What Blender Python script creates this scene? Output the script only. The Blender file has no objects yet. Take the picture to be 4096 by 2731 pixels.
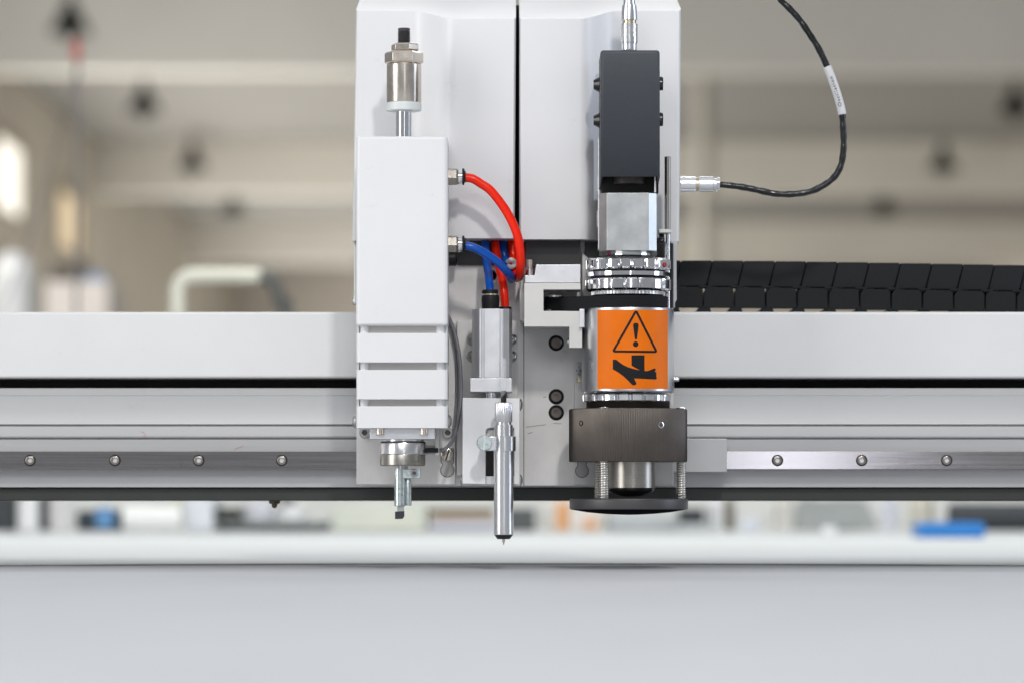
import bpy, bmesh, math, random
from math import sin, cos, pi, radians, atan, asin, sqrt
from mathutils import Vector, Matrix
from mathutils.geometry import delaunay_2d_cdt

random.seed(7)
SC = bpy.context.scene
COL = SC.collection

# ------------------------------------------------------------------ camera
FPX = 16000.0            # focal length in pixels of the 4096-wide photograph
CD = 2.9                 # metres from the lens to the plane Y = 0 (front of the tool heads)
ZC = 0.985               # height of the lens
TILT = atan((2013 - 1365.5) / FPX)
FW = Vector((0, cos(TILT), sin(TILT))); UP = Vector((0, -sin(TILT), cos(TILT)))
camd = bpy.data.cameras.new('camera')
camd.sensor_width = 36.0
camd.lens = FPX / 4096 * 36
camd.clip_start = 0.05; camd.clip_end = 400
camd.dof.use_dof = True
camd.dof.focus_distance = CD + 0.015
camd.dof.aperture_fstop = 6.6
camd.dof.aperture_blades = 0
cam = bpy.data.objects.new('camera', camd); COL.objects.link(cam)
cam.location = (0, -CD, ZC); cam.rotation_euler = (pi / 2 + TILT, 0, 0)
SC.camera = cam

def P(x, y, Y=0.0):
    """point of the plane Y (mm behind the tool fronts) seen at photograph pixel x, y"""
    d = FW + Vector(((x - 2048) / FPX, 0, 0)) + UP * ((1365.5 - y) / FPX)
    s = (Y / 1000 + CD) / d.y
    return Vector((d.x * s, Y / 1000, ZC + d.z * s))
def S(Y=0.0):
    return (CD + Y / 1000) / FPX / cos(TILT) * cos(TILT)

# ------------------------------------------------------------------ world and lamps
w = bpy.data.worlds.new('World'); SC.world = w; w.use_nodes = True
bg = w.node_tree.nodes['Background']
bg.inputs[0].default_value = (0.90, 0.94, 1.0, 1); bg.inputs[1].default_value = 0.30

def area(name, loc, target, sx, sy, power, color=(1, 1, 1)):
    l = bpy.data.lights.new(name, 'AREA'); l.shape = 'RECTANGLE'; l.size = sx; l.size_y = sy
    l.energy = power; l.color = color
    o = bpy.data.objects.new(name, l); COL.objects.link(o)
    o.location = loc
    o.rotation_euler = (Vector(target) - Vector(loc)).to_track_quat('-Z', 'Y').to_euler()
    return o
HEAD = (0, 0.03, 1.06)
area('work_lamp', (0.45, -2.7, 3.05), HEAD, 0.16, 0.22, 36, (1.0, 0.98, 0.95))
area('left_fill_light', (-2.6, -1.6, 1.9), HEAD, 1.1, 2.4, 38, (1.0, 0.99, 0.97))  # added soft fill panel, unseen; gives chrome its bright stripes
area('right_fill_light', (3.0, -0.25, 1.6), HEAD, 0.8, 2.2, 24, (0.72, 0.82, 1.0))  # added cool fill panel, unseen; mirrored in rings and block chamfer
area('ceiling_tube_light', (-0.2, -0.2, 3.6), HEAD, 3.2, 2.0, 8, (0.97, 0.99, 1.0))
area('rear_window_light', (0.63, -6.2, 1.45), (0.3, 0, 1.06), 0.24, 1.7, 6.2, (0.86, 0.89, 1.0))
area('rear_fill_light', (-0.8, -6.5, 3.7), HEAD, 2.6, 1.3, 62, (0.97, 0.98, 1.0))  # added frontal fill behind the lens, lifts the shaded mounting plates
area('bench_fill_light', (0, 2.5, 3.4), (0, 3.2, 0.9), 3.4, 0.6, 54, (1.0, 1.0, 0.98))  # unseen fill added above the bench to brighten the clutter
area('side_bay_fill_light', (-2.6, 6.4, 4.6), (-1.6, 10.5, 1.3), 1.0, 1.0, 210, (1.0, 0.97, 0.93))  # fill added out of frame to brighten cabinet and gas cylinder
area('hall_wall_fill_light', (-4.85, 46, 1.35), (0, 46, 2.1), 40, 2.0, 2650, (1.0, 0.98, 0.93))  # unseen fill panel added low along the left wall, hidden by the beam
area('hall_wall_fill_light', (8.15, 46, 1.35), (3, 46, 2.1), 40, 2.0, 70, (1.0, 0.96, 0.90))  # weaker matching fill panel added along the right wall
area('hall_front_fill_light', (-3, 12.0, 5.4), (-3, 40, 3.6), 6, 1.6, 380, (1.0, 0.98, 0.94))  # fill added overhead, out of frame, to brighten the far girders

SC.view_settings.view_transform = 'Standard'
SC.view_settings.look = 'None'
SC.view_settings.exposure = 0.07
SC.view_settings.gamma = 1.0
SC.render.engine = 'CYCLES'
SC.cycles.use_denoising = True
try: SC.cycles.denoiser = 'OPENIMAGEDENOISE'
except Exception: pass
SC.cycles.max_bounces = 8
SC.cycles.diffuse_bounces = 4
SC.cycles.glossy_bounces = 5
SC.cycles.caustics_reflective = False
SC.cycles.caustics_refractive = False
SC.cycles.sample_clamp_indirect = 6

# ------------------------------------------------------------------ materials
def mat(name, col, rough=0.5, metal=0.0, var=0.05, vscale=60, bump=0.0, bscale=900, stretch=(1, 1, 1),
        coat=0.0, spec=0.5, rvar=0.08, trans=0.0, sss=0.0, dirt=0.0, dscale=25, dcol=(0.12, 0.10, 0.08), alpha=1.0, aniso=0.0):
    m = bpy.data.materials.new(name); m.use_nodes = True
    nt = m.node_tree; b = nt.nodes['Principled BSDF']
    tc = nt.nodes.new('ShaderNodeTexCoord'); mp = nt.nodes.new('ShaderNodeMapping')
    mp.inputs['Scale'].default_value = stretch
    nt.links.new(tc.outputs['Object'], mp.inputs['Vector'])
    n = nt.nodes.new('ShaderNodeTexNoise'); n.inputs['Scale'].default_value = vscale
    n.inputs['Detail'].default_value = 5; n.inputs['Roughness'].default_value = 0.6
    nt.links.new(mp.outputs[0], n.inputs['Vector'])
    r = nt.nodes.new('ShaderNodeValToRGB')
    lo = [max(0, c * (1 - var)) for c in col]; hi = [min(1, c * (1 + var)) for c in col]
    r.color_ramp.elements[0].position = 0.3; r.color_ramp.elements[1].position = 0.7
    r.color_ramp.elements[0].color = (*lo, 1); r.color_ramp.elements[1].color = (*hi, 1)
    nt.links.new(n.outputs['Fac'], r.inputs['Fac'])
    out = r.outputs['Color']
    if dirt > 0:
        n3 = nt.nodes.new('ShaderNodeTexNoise'); n3.inputs['Scale'].default_value = dscale
        n3.inputs['Detail'].default_value = 9; n3.inputs['Roughness'].default_value = 0.72
        nt.links.new(tc.outputs['Object'], n3.inputs['Vector'])
        r3 = nt.nodes.new('ShaderNodeValToRGB')
        r3.color_ramp.elements[0].position = 0.62; r3.color_ramp.elements[1].position = 0.78
        r3.color_ramp.elements[0].color = (0, 0, 0, 1); r3.color_ramp.elements[1].color = (dirt, dirt, dirt, 1)
        nt.links.new(n3.outputs['Fac'], r3.inputs['Fac'])
        mx = nt.nodes.new('ShaderNodeMixRGB')
        nt.links.new(r3.outputs['Color'], mx.inputs['Fac'])
        nt.links.new(out, mx.inputs['Color1']); mx.inputs['Color2'].default_value = (*dcol, 1)
        out = mx.outputs['Color']
    nt.links.new(out, b.inputs['Base Color'])
    mr = nt.nodes.new('ShaderNodeMapRange')
    mr.inputs['To Min'].default_value = max(0.02, rough - rvar); mr.inputs['To Max'].default_value = min(1, rough + rvar)
    nt.links.new(n.outputs['Fac'], mr.inputs['Value']); nt.links.new(mr.outputs[0], b.inputs['Roughness'])
    b.inputs['Metallic'].default_value = metal
    b.inputs['Specular IOR Level'].default_value = spec
    if coat: b.inputs['Coat Weight'].default_value = coat; b.inputs['Coat Roughness'].default_value = 0.08
    if trans: b.inputs['Transmission Weight'].default_value = trans
    if sss:
        b.inputs['Subsurface Weight'].default_value = sss; b.inputs['Subsurface Radius'].default_value = (0.004, 0.001, 0.001)
    if alpha < 1: b.inputs['Alpha'].default_value = alpha
    if bump > 0:
        n2 = nt.nodes.new('ShaderNodeTexNoise'); n2.inputs['Scale'].default_value = bscale; n2.inputs['Detail'].default_value = 3
        nt.links.new(mp.outputs[0], n2.inputs['Vector'])
        bp = nt.nodes.new('ShaderNodeBump'); bp.inputs['Strength'].default_value = bump; bp.inputs['Distance'].default_value = 0.0004
        nt.links.new(n2.outputs['Fac'], bp.inputs['Height']); nt.links.new(bp.outputs[0], b.inputs['Normal'])
    return m
def emit(name, col, s):
    m = bpy.data.materials.new(name); m.use_nodes = True
    b = m.node_tree.nodes['Principled BSDF']
    b.inputs['Base Color'].default_value = (*col, 1)
    b.inputs['Emission Color'].default_value = (*col, 1); b.inputs['Emission Strength'].default_value = s
    return m

M = {}
M['white'] = mat('white_paint', (0.80, 0.80, 0.81), 0.34, var=0.015, vscale=14, bump=0.16, bscale=1300, dirt=0.4, dscale=75, dcol=(0.45, 0.42, 0.38))
M['cover'] = mat('white_satin_paint', (0.79, 0.79, 0.805), 0.36, var=0.015, vscale=10, bump=0.06, bscale=1500, rvar=0.06, dirt=0.3, dscale=48, dcol=(0.5, 0.47, 0.43))
M['beamwhite'] = mat('beam_white_paint', (0.76, 0.76, 0.76), 0.38, var=0.025, vscale=8, bump=0.05, dirt=0.3, dscale=55, dcol=(0.5, 0.48, 0.45))
M['charcoal'] = mat('charcoal_paint', (0.047, 0.053, 0.063), 0.48, var=0.06, vscale=700, bump=0.35, bscale=1800)
M['alu'] = mat('machined_aluminium', (0.72, 0.72, 0.73), 0.34, 1.0, var=0.05, vscale=90, bump=0.05, bscale=2000)
M['alubrush'] = mat('turned_aluminium', (0.76, 0.76, 0.77), 0.25, 1.0, var=0.02, vscale=120, stretch=(1, 1, 14), rvar=0.03)
M['anod'] = mat('matte_anodised_plate', (0.76, 0.74, 0.72), 0.42, 0.2, var=0.07, vscale=35, bump=0.06, bscale=2500, dirt=0.35, dscale=45)
M['bracket'] = mat('bead_blasted_bracket', (0.62, 0.61, 0.59), 0.48, 0.6, var=0.03, vscale=60, bump=0.12, bscale=2600, dirt=0.35, dscale=110)
M['extr'] = mat('satin_extrusion', (0.51, 0.51, 0.512), 0.42, 0.55, var=0.05, vscale=22, stretch=(0.06, 1, 1), bump=0.05, bscale=900, dirt=0.22, dscale=30, dcol=(0.3, 0.27, 0.25))
M['steel'] = mat('ground_steel', (0.46, 0.47, 0.46), 0.32, 1.0, var=0.16, vscale=55, bump=0.02, bscale=700, rvar=0.07)
M['rail'] = mat('rail_steel', (0.38, 0.36, 0.355), 0.13, 1.0, var=0.09, vscale=240, stretch=(0.05, 1, 3), bump=0.03, bscale=500, rvar=0.04, dirt=0.35, dscale=70)
M['chrome'] = mat('chrome', (0.86, 0.86, 0.87), 0.07, 1.0, var=0.02, rvar=0.03)
M['nickel'] = mat('nickel', (0.70, 0.63, 0.55), 0.24, 1.0, var=0.08, vscale=160, rvar=0.05)
M['fitnick'] = mat('fitting_nickel', (0.40, 0.37, 0.33), 0.2, 1.0, var=0.08)
M['ringalu'] = mat('polished_ring', (0.80, 0.80, 0.81), 0.13, 1.0, var=0.03, rvar=0.03)
M['zinc'] = mat('zinc_plate', (0.60, 0.66, 0.65), 0.30, 1.0, var=0.16, vscale=420, rvar=0.1, bump=0.1, bscale=900)
M['darkanod'] = mat('dark_anodised', (0.125, 0.108, 0.096), 0.36, 0.85, var=0.12, vscale=60, bump=0.05)
M['darkdisc'] = mat('dark_disc', (0.115, 0.110, 0.112), 0.40, 0.8, var=0.07, vscale=80)
M['stainless'] = mat('warm_stainless', (0.38, 0.36, 0.325), 0.30, 1.0, var=0.05, vscale=90, stretch=(1, 1, 8))
M['boltsteel'] = mat('bolt_steel', (0.30, 0.27, 0.24), 0.28, 1.0, var=0.1)
M['brass'] = mat('brass', (0.62, 0.53, 0.38), 0.28, 1.0, var=0.1)
M['spring'] = mat('spring_steel', (0.62, 0.59, 0.54), 0.18, 1.0, var=0.1)
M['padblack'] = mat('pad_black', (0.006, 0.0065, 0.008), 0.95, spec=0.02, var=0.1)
M['black'] = mat('black_plastic', (0.010, 0.010, 0.011), 0.42, spec=0.3, var=0.1, bump=0.05)
M['rubber'] = mat('black_rubber', (0.007, 0.0075, 0.009), 0.65, spec=0.2, var=0.15, vscale=200, bump=0.12, bscale=1600)
M['blackgloss'] = mat('black_gloss', (0.010, 0.010, 0.011), 0.16, var=0.1)
M['chain'] = mat('chain_plastic', (0.009, 0.010, 0.012), 0.50, spec=0.22, var=0.2, vscale=40, bump=0.06)
M['gap'] = mat('shadow_black', (0.008, 0.008, 0.008), 0.8, var=0.1)
M['darkpaint'] = mat('dark_green_grey_paint', (0.035, 0.038, 0.034), 0.42, var=0.08, vscale=30)
M['dark_bracket_shade'] = mat('black_bracket_shade', (0.028, 0.028, 0.028), 0.40, 0.3, var=0.1)
M['red'] = mat('red_hose', (0.96, 0.020, 0.001), 0.18, var=0.03, spec=0.36, sss=0.3)
M['blue'] = mat('blue_hose', (0.002, 0.085, 0.45), 0.18, var=0.04, spec=0.4)
M['orange'] = mat('orange_label', (0.79, 0.165, 0.002), 0.46, spec=0.2, var=0.07, vscale=35, bump=0.04, bscale=800, dirt=0.5, dscale=180, dcol=(0.35, 0.07, 0.01))
M['ink'] = mat('black_ink', (0.014, 0.014, 0.016), 0.6, spec=0.15, var=0.05)
M['nylon'] = mat('white_nylon', (0.70, 0.73, 0.72), 0.4, var=0.02, sss=0.2)
M['sleeve'] = mat('white_sleeve', (0.66, 0.66, 0.67), 0.38, var=0.03, vscale=200)
M['cable'] = mat('black_cable', (0.008, 0.009, 0.009), 0.26, var=0.2, coat=0.3, spec=0.35, bump=0.8, bscale=260, stretch=(1, 1, 1))
M['greycable'] = mat('grey_cable', (0.19, 0.19, 0.21), 0.42, var=0.05)
M['clear'] = mat('clear_tube', (0.80, 0.83, 0.86), 0.12, var=0.02, alpha=0.2)
M['carbide'] = mat('carbide', (0.055, 0.055, 0.06), 0.35, 0.7, var=0.15)
M['reddot'] = mat('red_dot', (0.35, 0.01, 0.01), 0.3)
M['pinkmark'] = mat('pink_marker', (0.62, 0.25, 0.25), 0.6)
M['grit'] = mat('vent_inner_grey', (0.55, 0.53, 0.515), 0.5, var=0.03)
M['table'] = mat('table_felt', (0.80, 0.825, 0.82), 0.85, var=0.03, vscale=18)
M['apron'] = mat('apron_paint', (0.545, 0.56, 0.585), 0.6, var=0.05, vscale=9, dirt=0.12, dscale=14, dcol=(0.4, 0.41, 0.43), spec=0.3, bump=0.1, bscale=60)
# hall
M['floor'] = mat('hall_floor', (0.30, 0.29, 0.27), 0.45, var=0.08, vscale=2)
M['beamcon'] = mat('lit_girder', (0.60, 0.578, 0.53), 0.8, var=0.05, vscale=0.7)  # lit tone of the girder faces is put into this beige
M['slab'] = mat('shaded_slab', (0.235, 0.225, 0.21), 0.85, var=0.07, vscale=0.8)  # darkness of the unlit ceiling bays is put into this colour
M['wallb'] = mat('beige_wall', (0.60, 0.555, 0.50), 0.85, var=0.06, vscale=0.5)
M['walll'] = mat('brown_wall', (0.74, 0.70, 0.63), 0.85, var=0.1, vscale=0.7)
M['lampdark'] = mat('lamp_dark', (0.014, 0.014, 0.011), 0.6, spec=0.2)
M['pane'] = emit('window_daylight', (1.0, 0.97, 0.88), 1.1)
M['panewarm'] = emit('curtained_window', (0.80, 0.64, 0.42), 0.72)
M['frame'] = mat('window_frame', (0.45, 0.40, 0.33), 0.6)
def plain(name, col, rough=0.5, metal=0.0):
    return mat(name, col, rough, metal, var=0.05, vscale=25)

# ------------------------------------------------------------------ object helpers
WORLDPOS = {}
def link(name, bm, m, parent=None, smooth=38, bevel=0.0, seg=2, origin=None):
    bmesh.ops.recalc_face_normals(bm, faces=bm.faces)
    co = [v.co for v in bm.verts]
    lo = Vector([min(c[i] for c in co) for i in range(3)]); hi = Vector([max(c[i] for c in co) for i in range(3)])
    o0 = (lo + hi) / 2
    if parent is None and origin is None: o0.z = lo.z
    if origin is not None: o0 = origin
    for v in bm.verts: v.co -= o0
    me = bpy.data.meshes.new(name); bm.to_mesh(me); bm.free()
    if smooth:
        for p in me.polygons: p.use_smooth = True
        me.set_sharp_from_angle(angle=radians(smooth))
    me.materials.append(m)
    return place(name, me, o0, parent, bevel, seg)
def place(name, me, o0, parent=None, bevel=0.0, seg=2):
    o = bpy.data.objects.new(name, me); COL.objects.link(o)
    if parent is not None:
        o.parent = parent; o.location = o0 - WORLDPOS[parent]
    else: o.location = o0
    WORLDPOS[o] = o0.copy()
    if bevel:
        md = o.modifiers.new('edge', 'BEVEL'); md.width = bevel / 1000; md.segments = seg
        md.limit_method = 'ANGLE'; md.angle_limit = radians(40); md.harden_normals = True
    return o
def thing(name, label, cat, loc, group=None):
    o = bpy.data.objects.new(name, None); COL.objects.link(o); o.location = loc
    o.empty_display_size = 0.05
    WORLDPOS[o] = Vector(loc); tag(o, label, cat, group); return o
def tag(o, label, cat, group=None):
    o['label'] = label; o['category'] = cat
    if group: o['group'] = group
    return o
def struct(o): o['kind'] = 'structure'; return o

def add_hull(bm, lo, hi):
    vs = [bm.verts.new((x, y, z)) for x in (lo[0], hi[0]) for y in (lo[1], hi[1]) for z in (lo[2], hi[2])]
    for f in ((0, 1, 3, 2), (4, 6, 7, 5), (0, 4, 5, 1), (2, 3, 7, 6), (0, 2, 6, 4), (1, 5, 7, 3)):
        bm.faces.new([vs[i] for i in f])
def add_box(bm, x0, y0, x1, y1, Yf, Yb):
    a = P(x0, y0, Yf); b = P(x1, y1, Yf)
    add_hull(bm, (a.x, Yf / 1000, b.z), (b.x, Yb / 1000, a.z))
def box(name, x0, y0, x1, y1, Yf, Yb, m, parent, bevel=0.3, **k):
    bm = bmesh.new(); add_box(bm, x0, y0, x1, y1, Yf, Yb)
    return link(name, bm, m, parent, bevel=bevel, **k)
def add_loop_prism(bm, front, back):
    a = [bm.verts.new(p) for p in front]; b = [bm.verts.new(p) for p in back]
    bm.faces.new(a); bm.faces.new(list(reversed(b)))
    n = len(a)
    for i in range(n): bm.faces.new((a[i], b[i], b[(i + 1) % n], a[(i + 1) % n]))
def add_prism(bm, poly, Yf, Yb):
    fr = [P(x, y, Yf) for x, y in poly]
    add_loop_prism(bm, fr, [Vector((p.x, Yb / 1000, p.z)) for p in fr])
def prism(name, poly, Yf, Yb, m, parent, bevel=0.3, **k):
    bm = bmesh.new(); add_prism(bm, poly, Yf, Yb)
    return link(name, bm, m, parent, bevel=bevel, **k)
def add_plan(bm, pts, zt, zb):
    """vertical prism over a plan outline [(x world, y world)]"""
    add_loop_prism(bm, [Vector((x, y, zt)) for x, y in pts], [Vector((x, y, zb)) for x, y in pts])
def add_xprism(bm, yz, x0, x1):
    add_loop_prism(bm, [Vector((x0, y, z)) for y, z in yz], [Vector((x1, y, z)) for y, z in yz])

AX = {'z': (Vector((0, 0, 1)), Vector((1, 0, 0)), Vector((0, 1, 0))),
      'x': (Vector((1, 0, 0)), Vector((0, 1, 0)), Vector((0, 0, 1))),
      'y': (Vector((0, 1, 0)), Vector((1, 0, 0)), Vector((0, 0, 1)))}
def add_lathe(bm, c, axis, prof, n=48, mod=None, ph=0.0):
    a, e1, e2 = AX[axis] if isinstance(axis, str) else axis
    rings = []
    for k, (t, r) in enumerate(prof):
        if r < 1e-7:
            rings.append([bm.verts.new(c + a * t)]); continue
        ring = []
        for i in range(n):
            th = ph + 2 * pi * i / n
            q = r * (mod(th, k) if mod else 1)
            ring.append(bm.verts.new(c + a * t + (e1 * cos(th) + e2 * sin(th)) * q))
        rings.append(ring)
    for A, B in zip(rings, rings[1:]):
        if len(A) == 1 and len(B) == 1: continue
        for i in range(n):
            j = (i + 1) % n
            if len(A) == 1: bm.faces.new((A[0], B[i], B[j]))
            elif len(B) == 1: bm.faces.new((A[i], B[0], A[j]))
            else: bm.faces.new((A[i], B[i], B[j], A[j]))
    if len(rings[0]) > 1: bm.faces.new(rings[0])
    if len(rings[-1]) > 1: bm.faces.new(list(reversed(rings[-1])))
def zprof(xc, Y, pts):
    s = S(Y); z0 = P(xc, pts[0][0], Y).z
    return P(xc, pts[0][0], Y), [(P(xc, y, Y).z - z0, h * s) for y, h in pts]
def zl(name, xc, Y, pts, m, parent, n=48, mod=None, ph=0.0, smooth=24, **k):
    """turned part with an upright axis at pixel column xc, depth Y: [(pixel row, half width)]"""
    c, pr = zprof(xc, Y, pts); bm = bmesh.new(); add_lathe(bm, c, 'z', pr, n, mod, ph)
    return link(name, bm, m, parent, smooth=smooth, **k)
def add_zl(bm, xc, Y, pts, n=48, mod=None, ph=0.0):
    c, pr = zprof(xc, Y, pts); add_lathe(bm, c, 'z', pr, n, mod, ph)
def xl(name, yc, Y, pts, m, parent, n=40, mod=None, ph=0.0, smooth=24, **k):
    s = S(Y); c = P(pts[0][0], yc, Y)
    pr = [(P(x, yc, Y).x - c.x, h * s) for x, h in pts]
    bm = bmesh.new(); add_lathe(bm, c, 'x', pr, n, mod, ph)
    return link(name, bm, m, parent, smooth=smooth, **k)
def chamf(y0, y1, h, c=3):
    return [(y0, h - c), (y0 + c, h), (y1 - c, h), (y1, h - c)]
def hexmod(th, k=0):
    a = (th % (pi / 3)) - pi / 6
    return cos(pi / 6) / cos(a)
CACHE = {}
def bolt(name, x, y, Y, r, m, parent, kind='socket', h=2.0, m2=None, m3=None):
    """screw head facing the camera on the plane Y (mm), radius r in pixels; meshes are shared"""
    key = (kind, round(r, 1), m.name, h)
    if key not in CACHE:
        R = r * S(Y); H = h / 1000; bm = bmesh.new(); c = Vector((0, 0, 0))
        if kind == 'socket':
            add_lathe(bm, c, 'y', [(0, R), (-H * .8, R), (-H, R * .9), (-H, R * .56), (-H * .25, R * .54), (-H * .2, 0)], 36,
                      lambda th, k: hexmod(th) if k in (3, 4) else 1)
        elif kind == 'dome':
            add_lathe(bm, c, 'y', [(0, R), (-H * .35, R * .97), (-H * .75, R * .75), (-H * .95, R * .45), (-H, R * .3), (-H * .5, R * .28), (-H * .45, 0)], 36)
        elif kind == 'flat':
            add_lathe(bm, c, 'y', [(0, R), (-H * .8, R), (-H, R * .93), (-H, 0)], 36)
        elif kind == 'ring':
            add_lathe(bm, c, 'y', [(0, R), (-H, R), (-H, R * .80), (0, R * .78)], 36)
        bmesh.ops.recalc_face_normals(bm, faces=bm.faces)
        me = bpy.data.meshes.new(name); bm.to_mesh(me); bm.free()
        for p in me.polygons: p.use_smooth = True
        me.set_sharp_from_angle(angle=radians(38)); me.materials.append(m)
        if kind == 'socket':                      # dark socket walls, paler socket floor
            me.materials.append(m2 or M['gap']); me.materials.append(m3 or M['darkanod'])
            for p in me.polygons:
                rr_ = sqrt(p.center.x ** 2 + p.center.z ** 2)
                if rr_ < R * .55: p.material_index = 2 if abs(p.normal.y) > .8 else 1
        CACHE[key] = me
    return place(name, CACHE[key], P(x, y, Y), parent)

def catmull(pts, n=10):
    out = []
    p = [pts[0] * 2 - pts[1]] + list(pts) + [pts[-1] * 2 - pts[-2]]
    for i in range(1, len(p) - 2):
        for k in range(n):
            t = k / n; a, b, c, d = p[i - 1], p[i], p[i + 1], p[i + 2]
            out.append(0.5 * ((2 * b) + (c - a) * t + (2 * a - 5 * b + 4 * c - d) * t * t + (3 * b - a - 3 * c + d) * t ** 3))
    out.append(Vector(pts[-1])); return out
def add_tube(bm, path, R, sides=16, rfun=None):
    prev = None; N = None; frames = []; rings = []
    for i, p in enumerate(path):
        T = (path[min(i + 1, len(path) - 1)] - path[max(i - 1, 0)]).normalized()
        if N is None:
            N = T.cross(Vector((0, 1, 0)))
            if N.length < 1e-4: N = T.cross(Vector((1, 0, 0)))
        N = (N - T * N.dot(T)).normalized(); B = T.cross(N)
        r = R * (rfun(i / (len(path) - 1)) if rfun else 1)
        rings.append([bm.verts.new(p + (N * cos(2 * pi * k / sides) + B * sin(2 * pi * k / sides)) * r) for k in range(sides)])
        frames.append((p, T))
    for A, C in zip(rings, rings[1:]):
        for k in range(sides): bm.faces.new((A[k], C[k], C[(k + 1) % sides], A[(k + 1) % sides]))
    bm.faces.new(rings[0]); bm.faces.new(list(reversed(rings[-1])))
    return frames
def hose(name, pts, rpx, m, parent=None, sides=18, n=10, rfun=None):
    path = catmull([P(*p) for p in pts], n); bm = bmesh.new()
    add_tube(bm, path, rpx * S(pts[0][2]), sides, rfun)
    return link(name, bm, m, parent, smooth=60)
def helix(bm, c, R, r, z0, z1, turns, sides=6, per=14):
    n = int(turns * per)
    path = [Vector((c.x + R * cos(2 * pi * i / per), c.y + R * sin(2 * pi * i / per), z0 + (z1 - z0) * i / n)) for i in range(n + 1)]
    add_tube(bm, path, r, sides)
def rounded(x0, y0, x1, y1, r, n=5):
    pts = []
    for cx, cy, a0 in ((x1 - r, y0 + r, -90), (x1 - r, y1 - r, 0), (x0 + r, y1 - r, 90), (x0 + r, y0 + r, 180)):
        for k in range(n + 1):
            a = radians(a0 + 90 * k / n); pts.append((cx + r * cos(a), cy + r * sin(a)))
    return pts
def text_mesh(body, size, bold=0.0):
    cu = bpy.data.curves.new('t', 'FONT'); cu.body = body; cu.size = size; cu.offset = bold; cu.space_character = 1.25 if bold else 1.0; cu.align_x = 'CENTER'; cu.align_y = 'CENTER'
    o = bpy.data.objects.new('t', cu); COL.objects.link(o)
    me = bpy.data.meshes.new_from_object(o.evaluated_get(bpy.context.evaluated_depsgraph_get()))
    bpy.data.objects.remove(o); bpy.data.curves.remove(cu)
    bm = bmesh.new(); bm.from_mesh(me); bpy.data.meshes.remove(me); return bm

# ================================================================== HALL (structure)
def ZY(Z): return (Z - CD) * 1000          # metres from the lens -> mm depth
HX0, HX1 = -5.0, 8.3
def hallbox(name, x0, y0, z0, x1, y1, z1, m):
    bm = bmesh.new(); add_hull(bm, (x0, y0, z0), (x1, y1, z1)); return struct(link(name, bm, m, smooth=0))
hallbox('floor', -9, -6, -0.05, 12, 76, 0.0, M['floor'])
CEIL = ZC + 4.32; BB = ZC + 3.69
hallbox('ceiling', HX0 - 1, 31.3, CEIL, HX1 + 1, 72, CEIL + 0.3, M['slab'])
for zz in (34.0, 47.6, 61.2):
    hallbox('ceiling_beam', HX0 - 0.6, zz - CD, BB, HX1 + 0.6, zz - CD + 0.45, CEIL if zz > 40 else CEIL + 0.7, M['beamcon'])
hallbox('wall_back', HX0 - 1, 69.1, 0, HX1 + 1, 69.5, CEIL, M['wallb'])
hallbox('wall_right', HX1, 20, 0, HX1 + 0.3, 69.1, CEIL, M['wallb'])
hallbox('wall_left', HX0 - 0.3, 9, 0, HX0, 69.1, CEIL, M['walll'])

# clerestory windows in the left wall
def window(za, zb, y_top, y_bot, m, label):
    zt = ZC + (2013 - y_top) * ((za + zb) / 2) / FPX; zb_ = ZC + (2013 - y_bot) * ((za + zb) / 2) / FPX
    t = thing('window', label, 'window', (HX0 + 0.02, (za + zb) / 2 - CD, zb_), 'windows high in the left wall')
    bm = bmesh.new(); add_hull(bm, (HX0 + 0.005, za - CD, zb_), (HX0 + 0.03, zb - CD, zt)); link('pane', bm, m, t, smooth=0)
    bm = bmesh.new()
    for a, b, c, d in ((za - .12, za, zb_ - .1, zt + .1), (zb, zb + .12, zb_ - .1, zt + .1), (za, zb, zb_ - .1, zb_), (za, zb, zt, zt + .1)):
        add_hull(bm, (HX0 + 0.003, a - CD, c), (HX0 + 0.07, b - CD, d))
    link('frame', bm, M['frame'], t, smooth=0)
window(38.2, 40.3, 570, 850, M['pane'], 'bright daylit window high on the brown wall at the picture edge')
window(43.6, 45.8, 785, 1000, M['panewarm'], 'dim window behind a tan blind, beyond the bright window')

# pendant lamps
lamp_meshes = None
def pendant(x, y, Z, label):
    global lamp_meshes
    c = P(x, y, ZY(Z))
    t = thing('pendant_lamp', label, 'lamp', (c.x, c.y, c.z - 0.1), 'pendant lamps hanging in two rows from the hall ceiling')
    if lamp_meshes is None:
        bm = bmesh.new(); add_lathe(bm, Vector((0, 0, 0)), 'z', [(-.115, .175), (-.105, .18), (-.03, .135), (.05, .085), (.11, .05), (.17, .05), (.17, 0)], 28)
        a = link('lamp_shade', bm, M['lampdark'], t, origin=Vector((0, 0, 0)))
        bm = bmesh.new(); add_lathe(bm, Vector((0, 0, 0)), 'z', [(.16, .018), (CEIL - c.z + 0.02, .018)], 10)
        b = link('stem', bm, M['lampdark'], t, origin=Vector((0, 0, 0)))
        bm = bmesh.new(); add_lathe(bm, Vector((0, 0, 0)), 'z', [(-.17, 0), (-.16, .05), (-.08, .06), (0, .04), (.04, .03)], 14)
        d = link('bulb', bm, M['lampdark'], t, origin=Vector((0, 0, 0)))
        lamp_meshes = (a.data, b.data, d.data)
        for o in (a, b, d): o.location = c - WORLDPOS[t]; WORLDPOS[o] = c
    else:
        for nm, me in zip(('lamp_shade', 'stem', 'bulb'), lamp_meshes): place(nm, me, c, t)
pendant(280, 80, 33.0, 'dark pendant lamp at upper left, nearest and largest of the lamps')
pendant(575, 408, 39.8, 'dark pendant lamp against the shaded ceiling bay left of the head')
pendant(770, 642, 46.6, 'dark pendant lamp before the second pale girder, third nearest of the left row')
pendant(930, 818, 53.4, 'farthest dark pendant lamp of the left row, closest to the white head')
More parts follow.
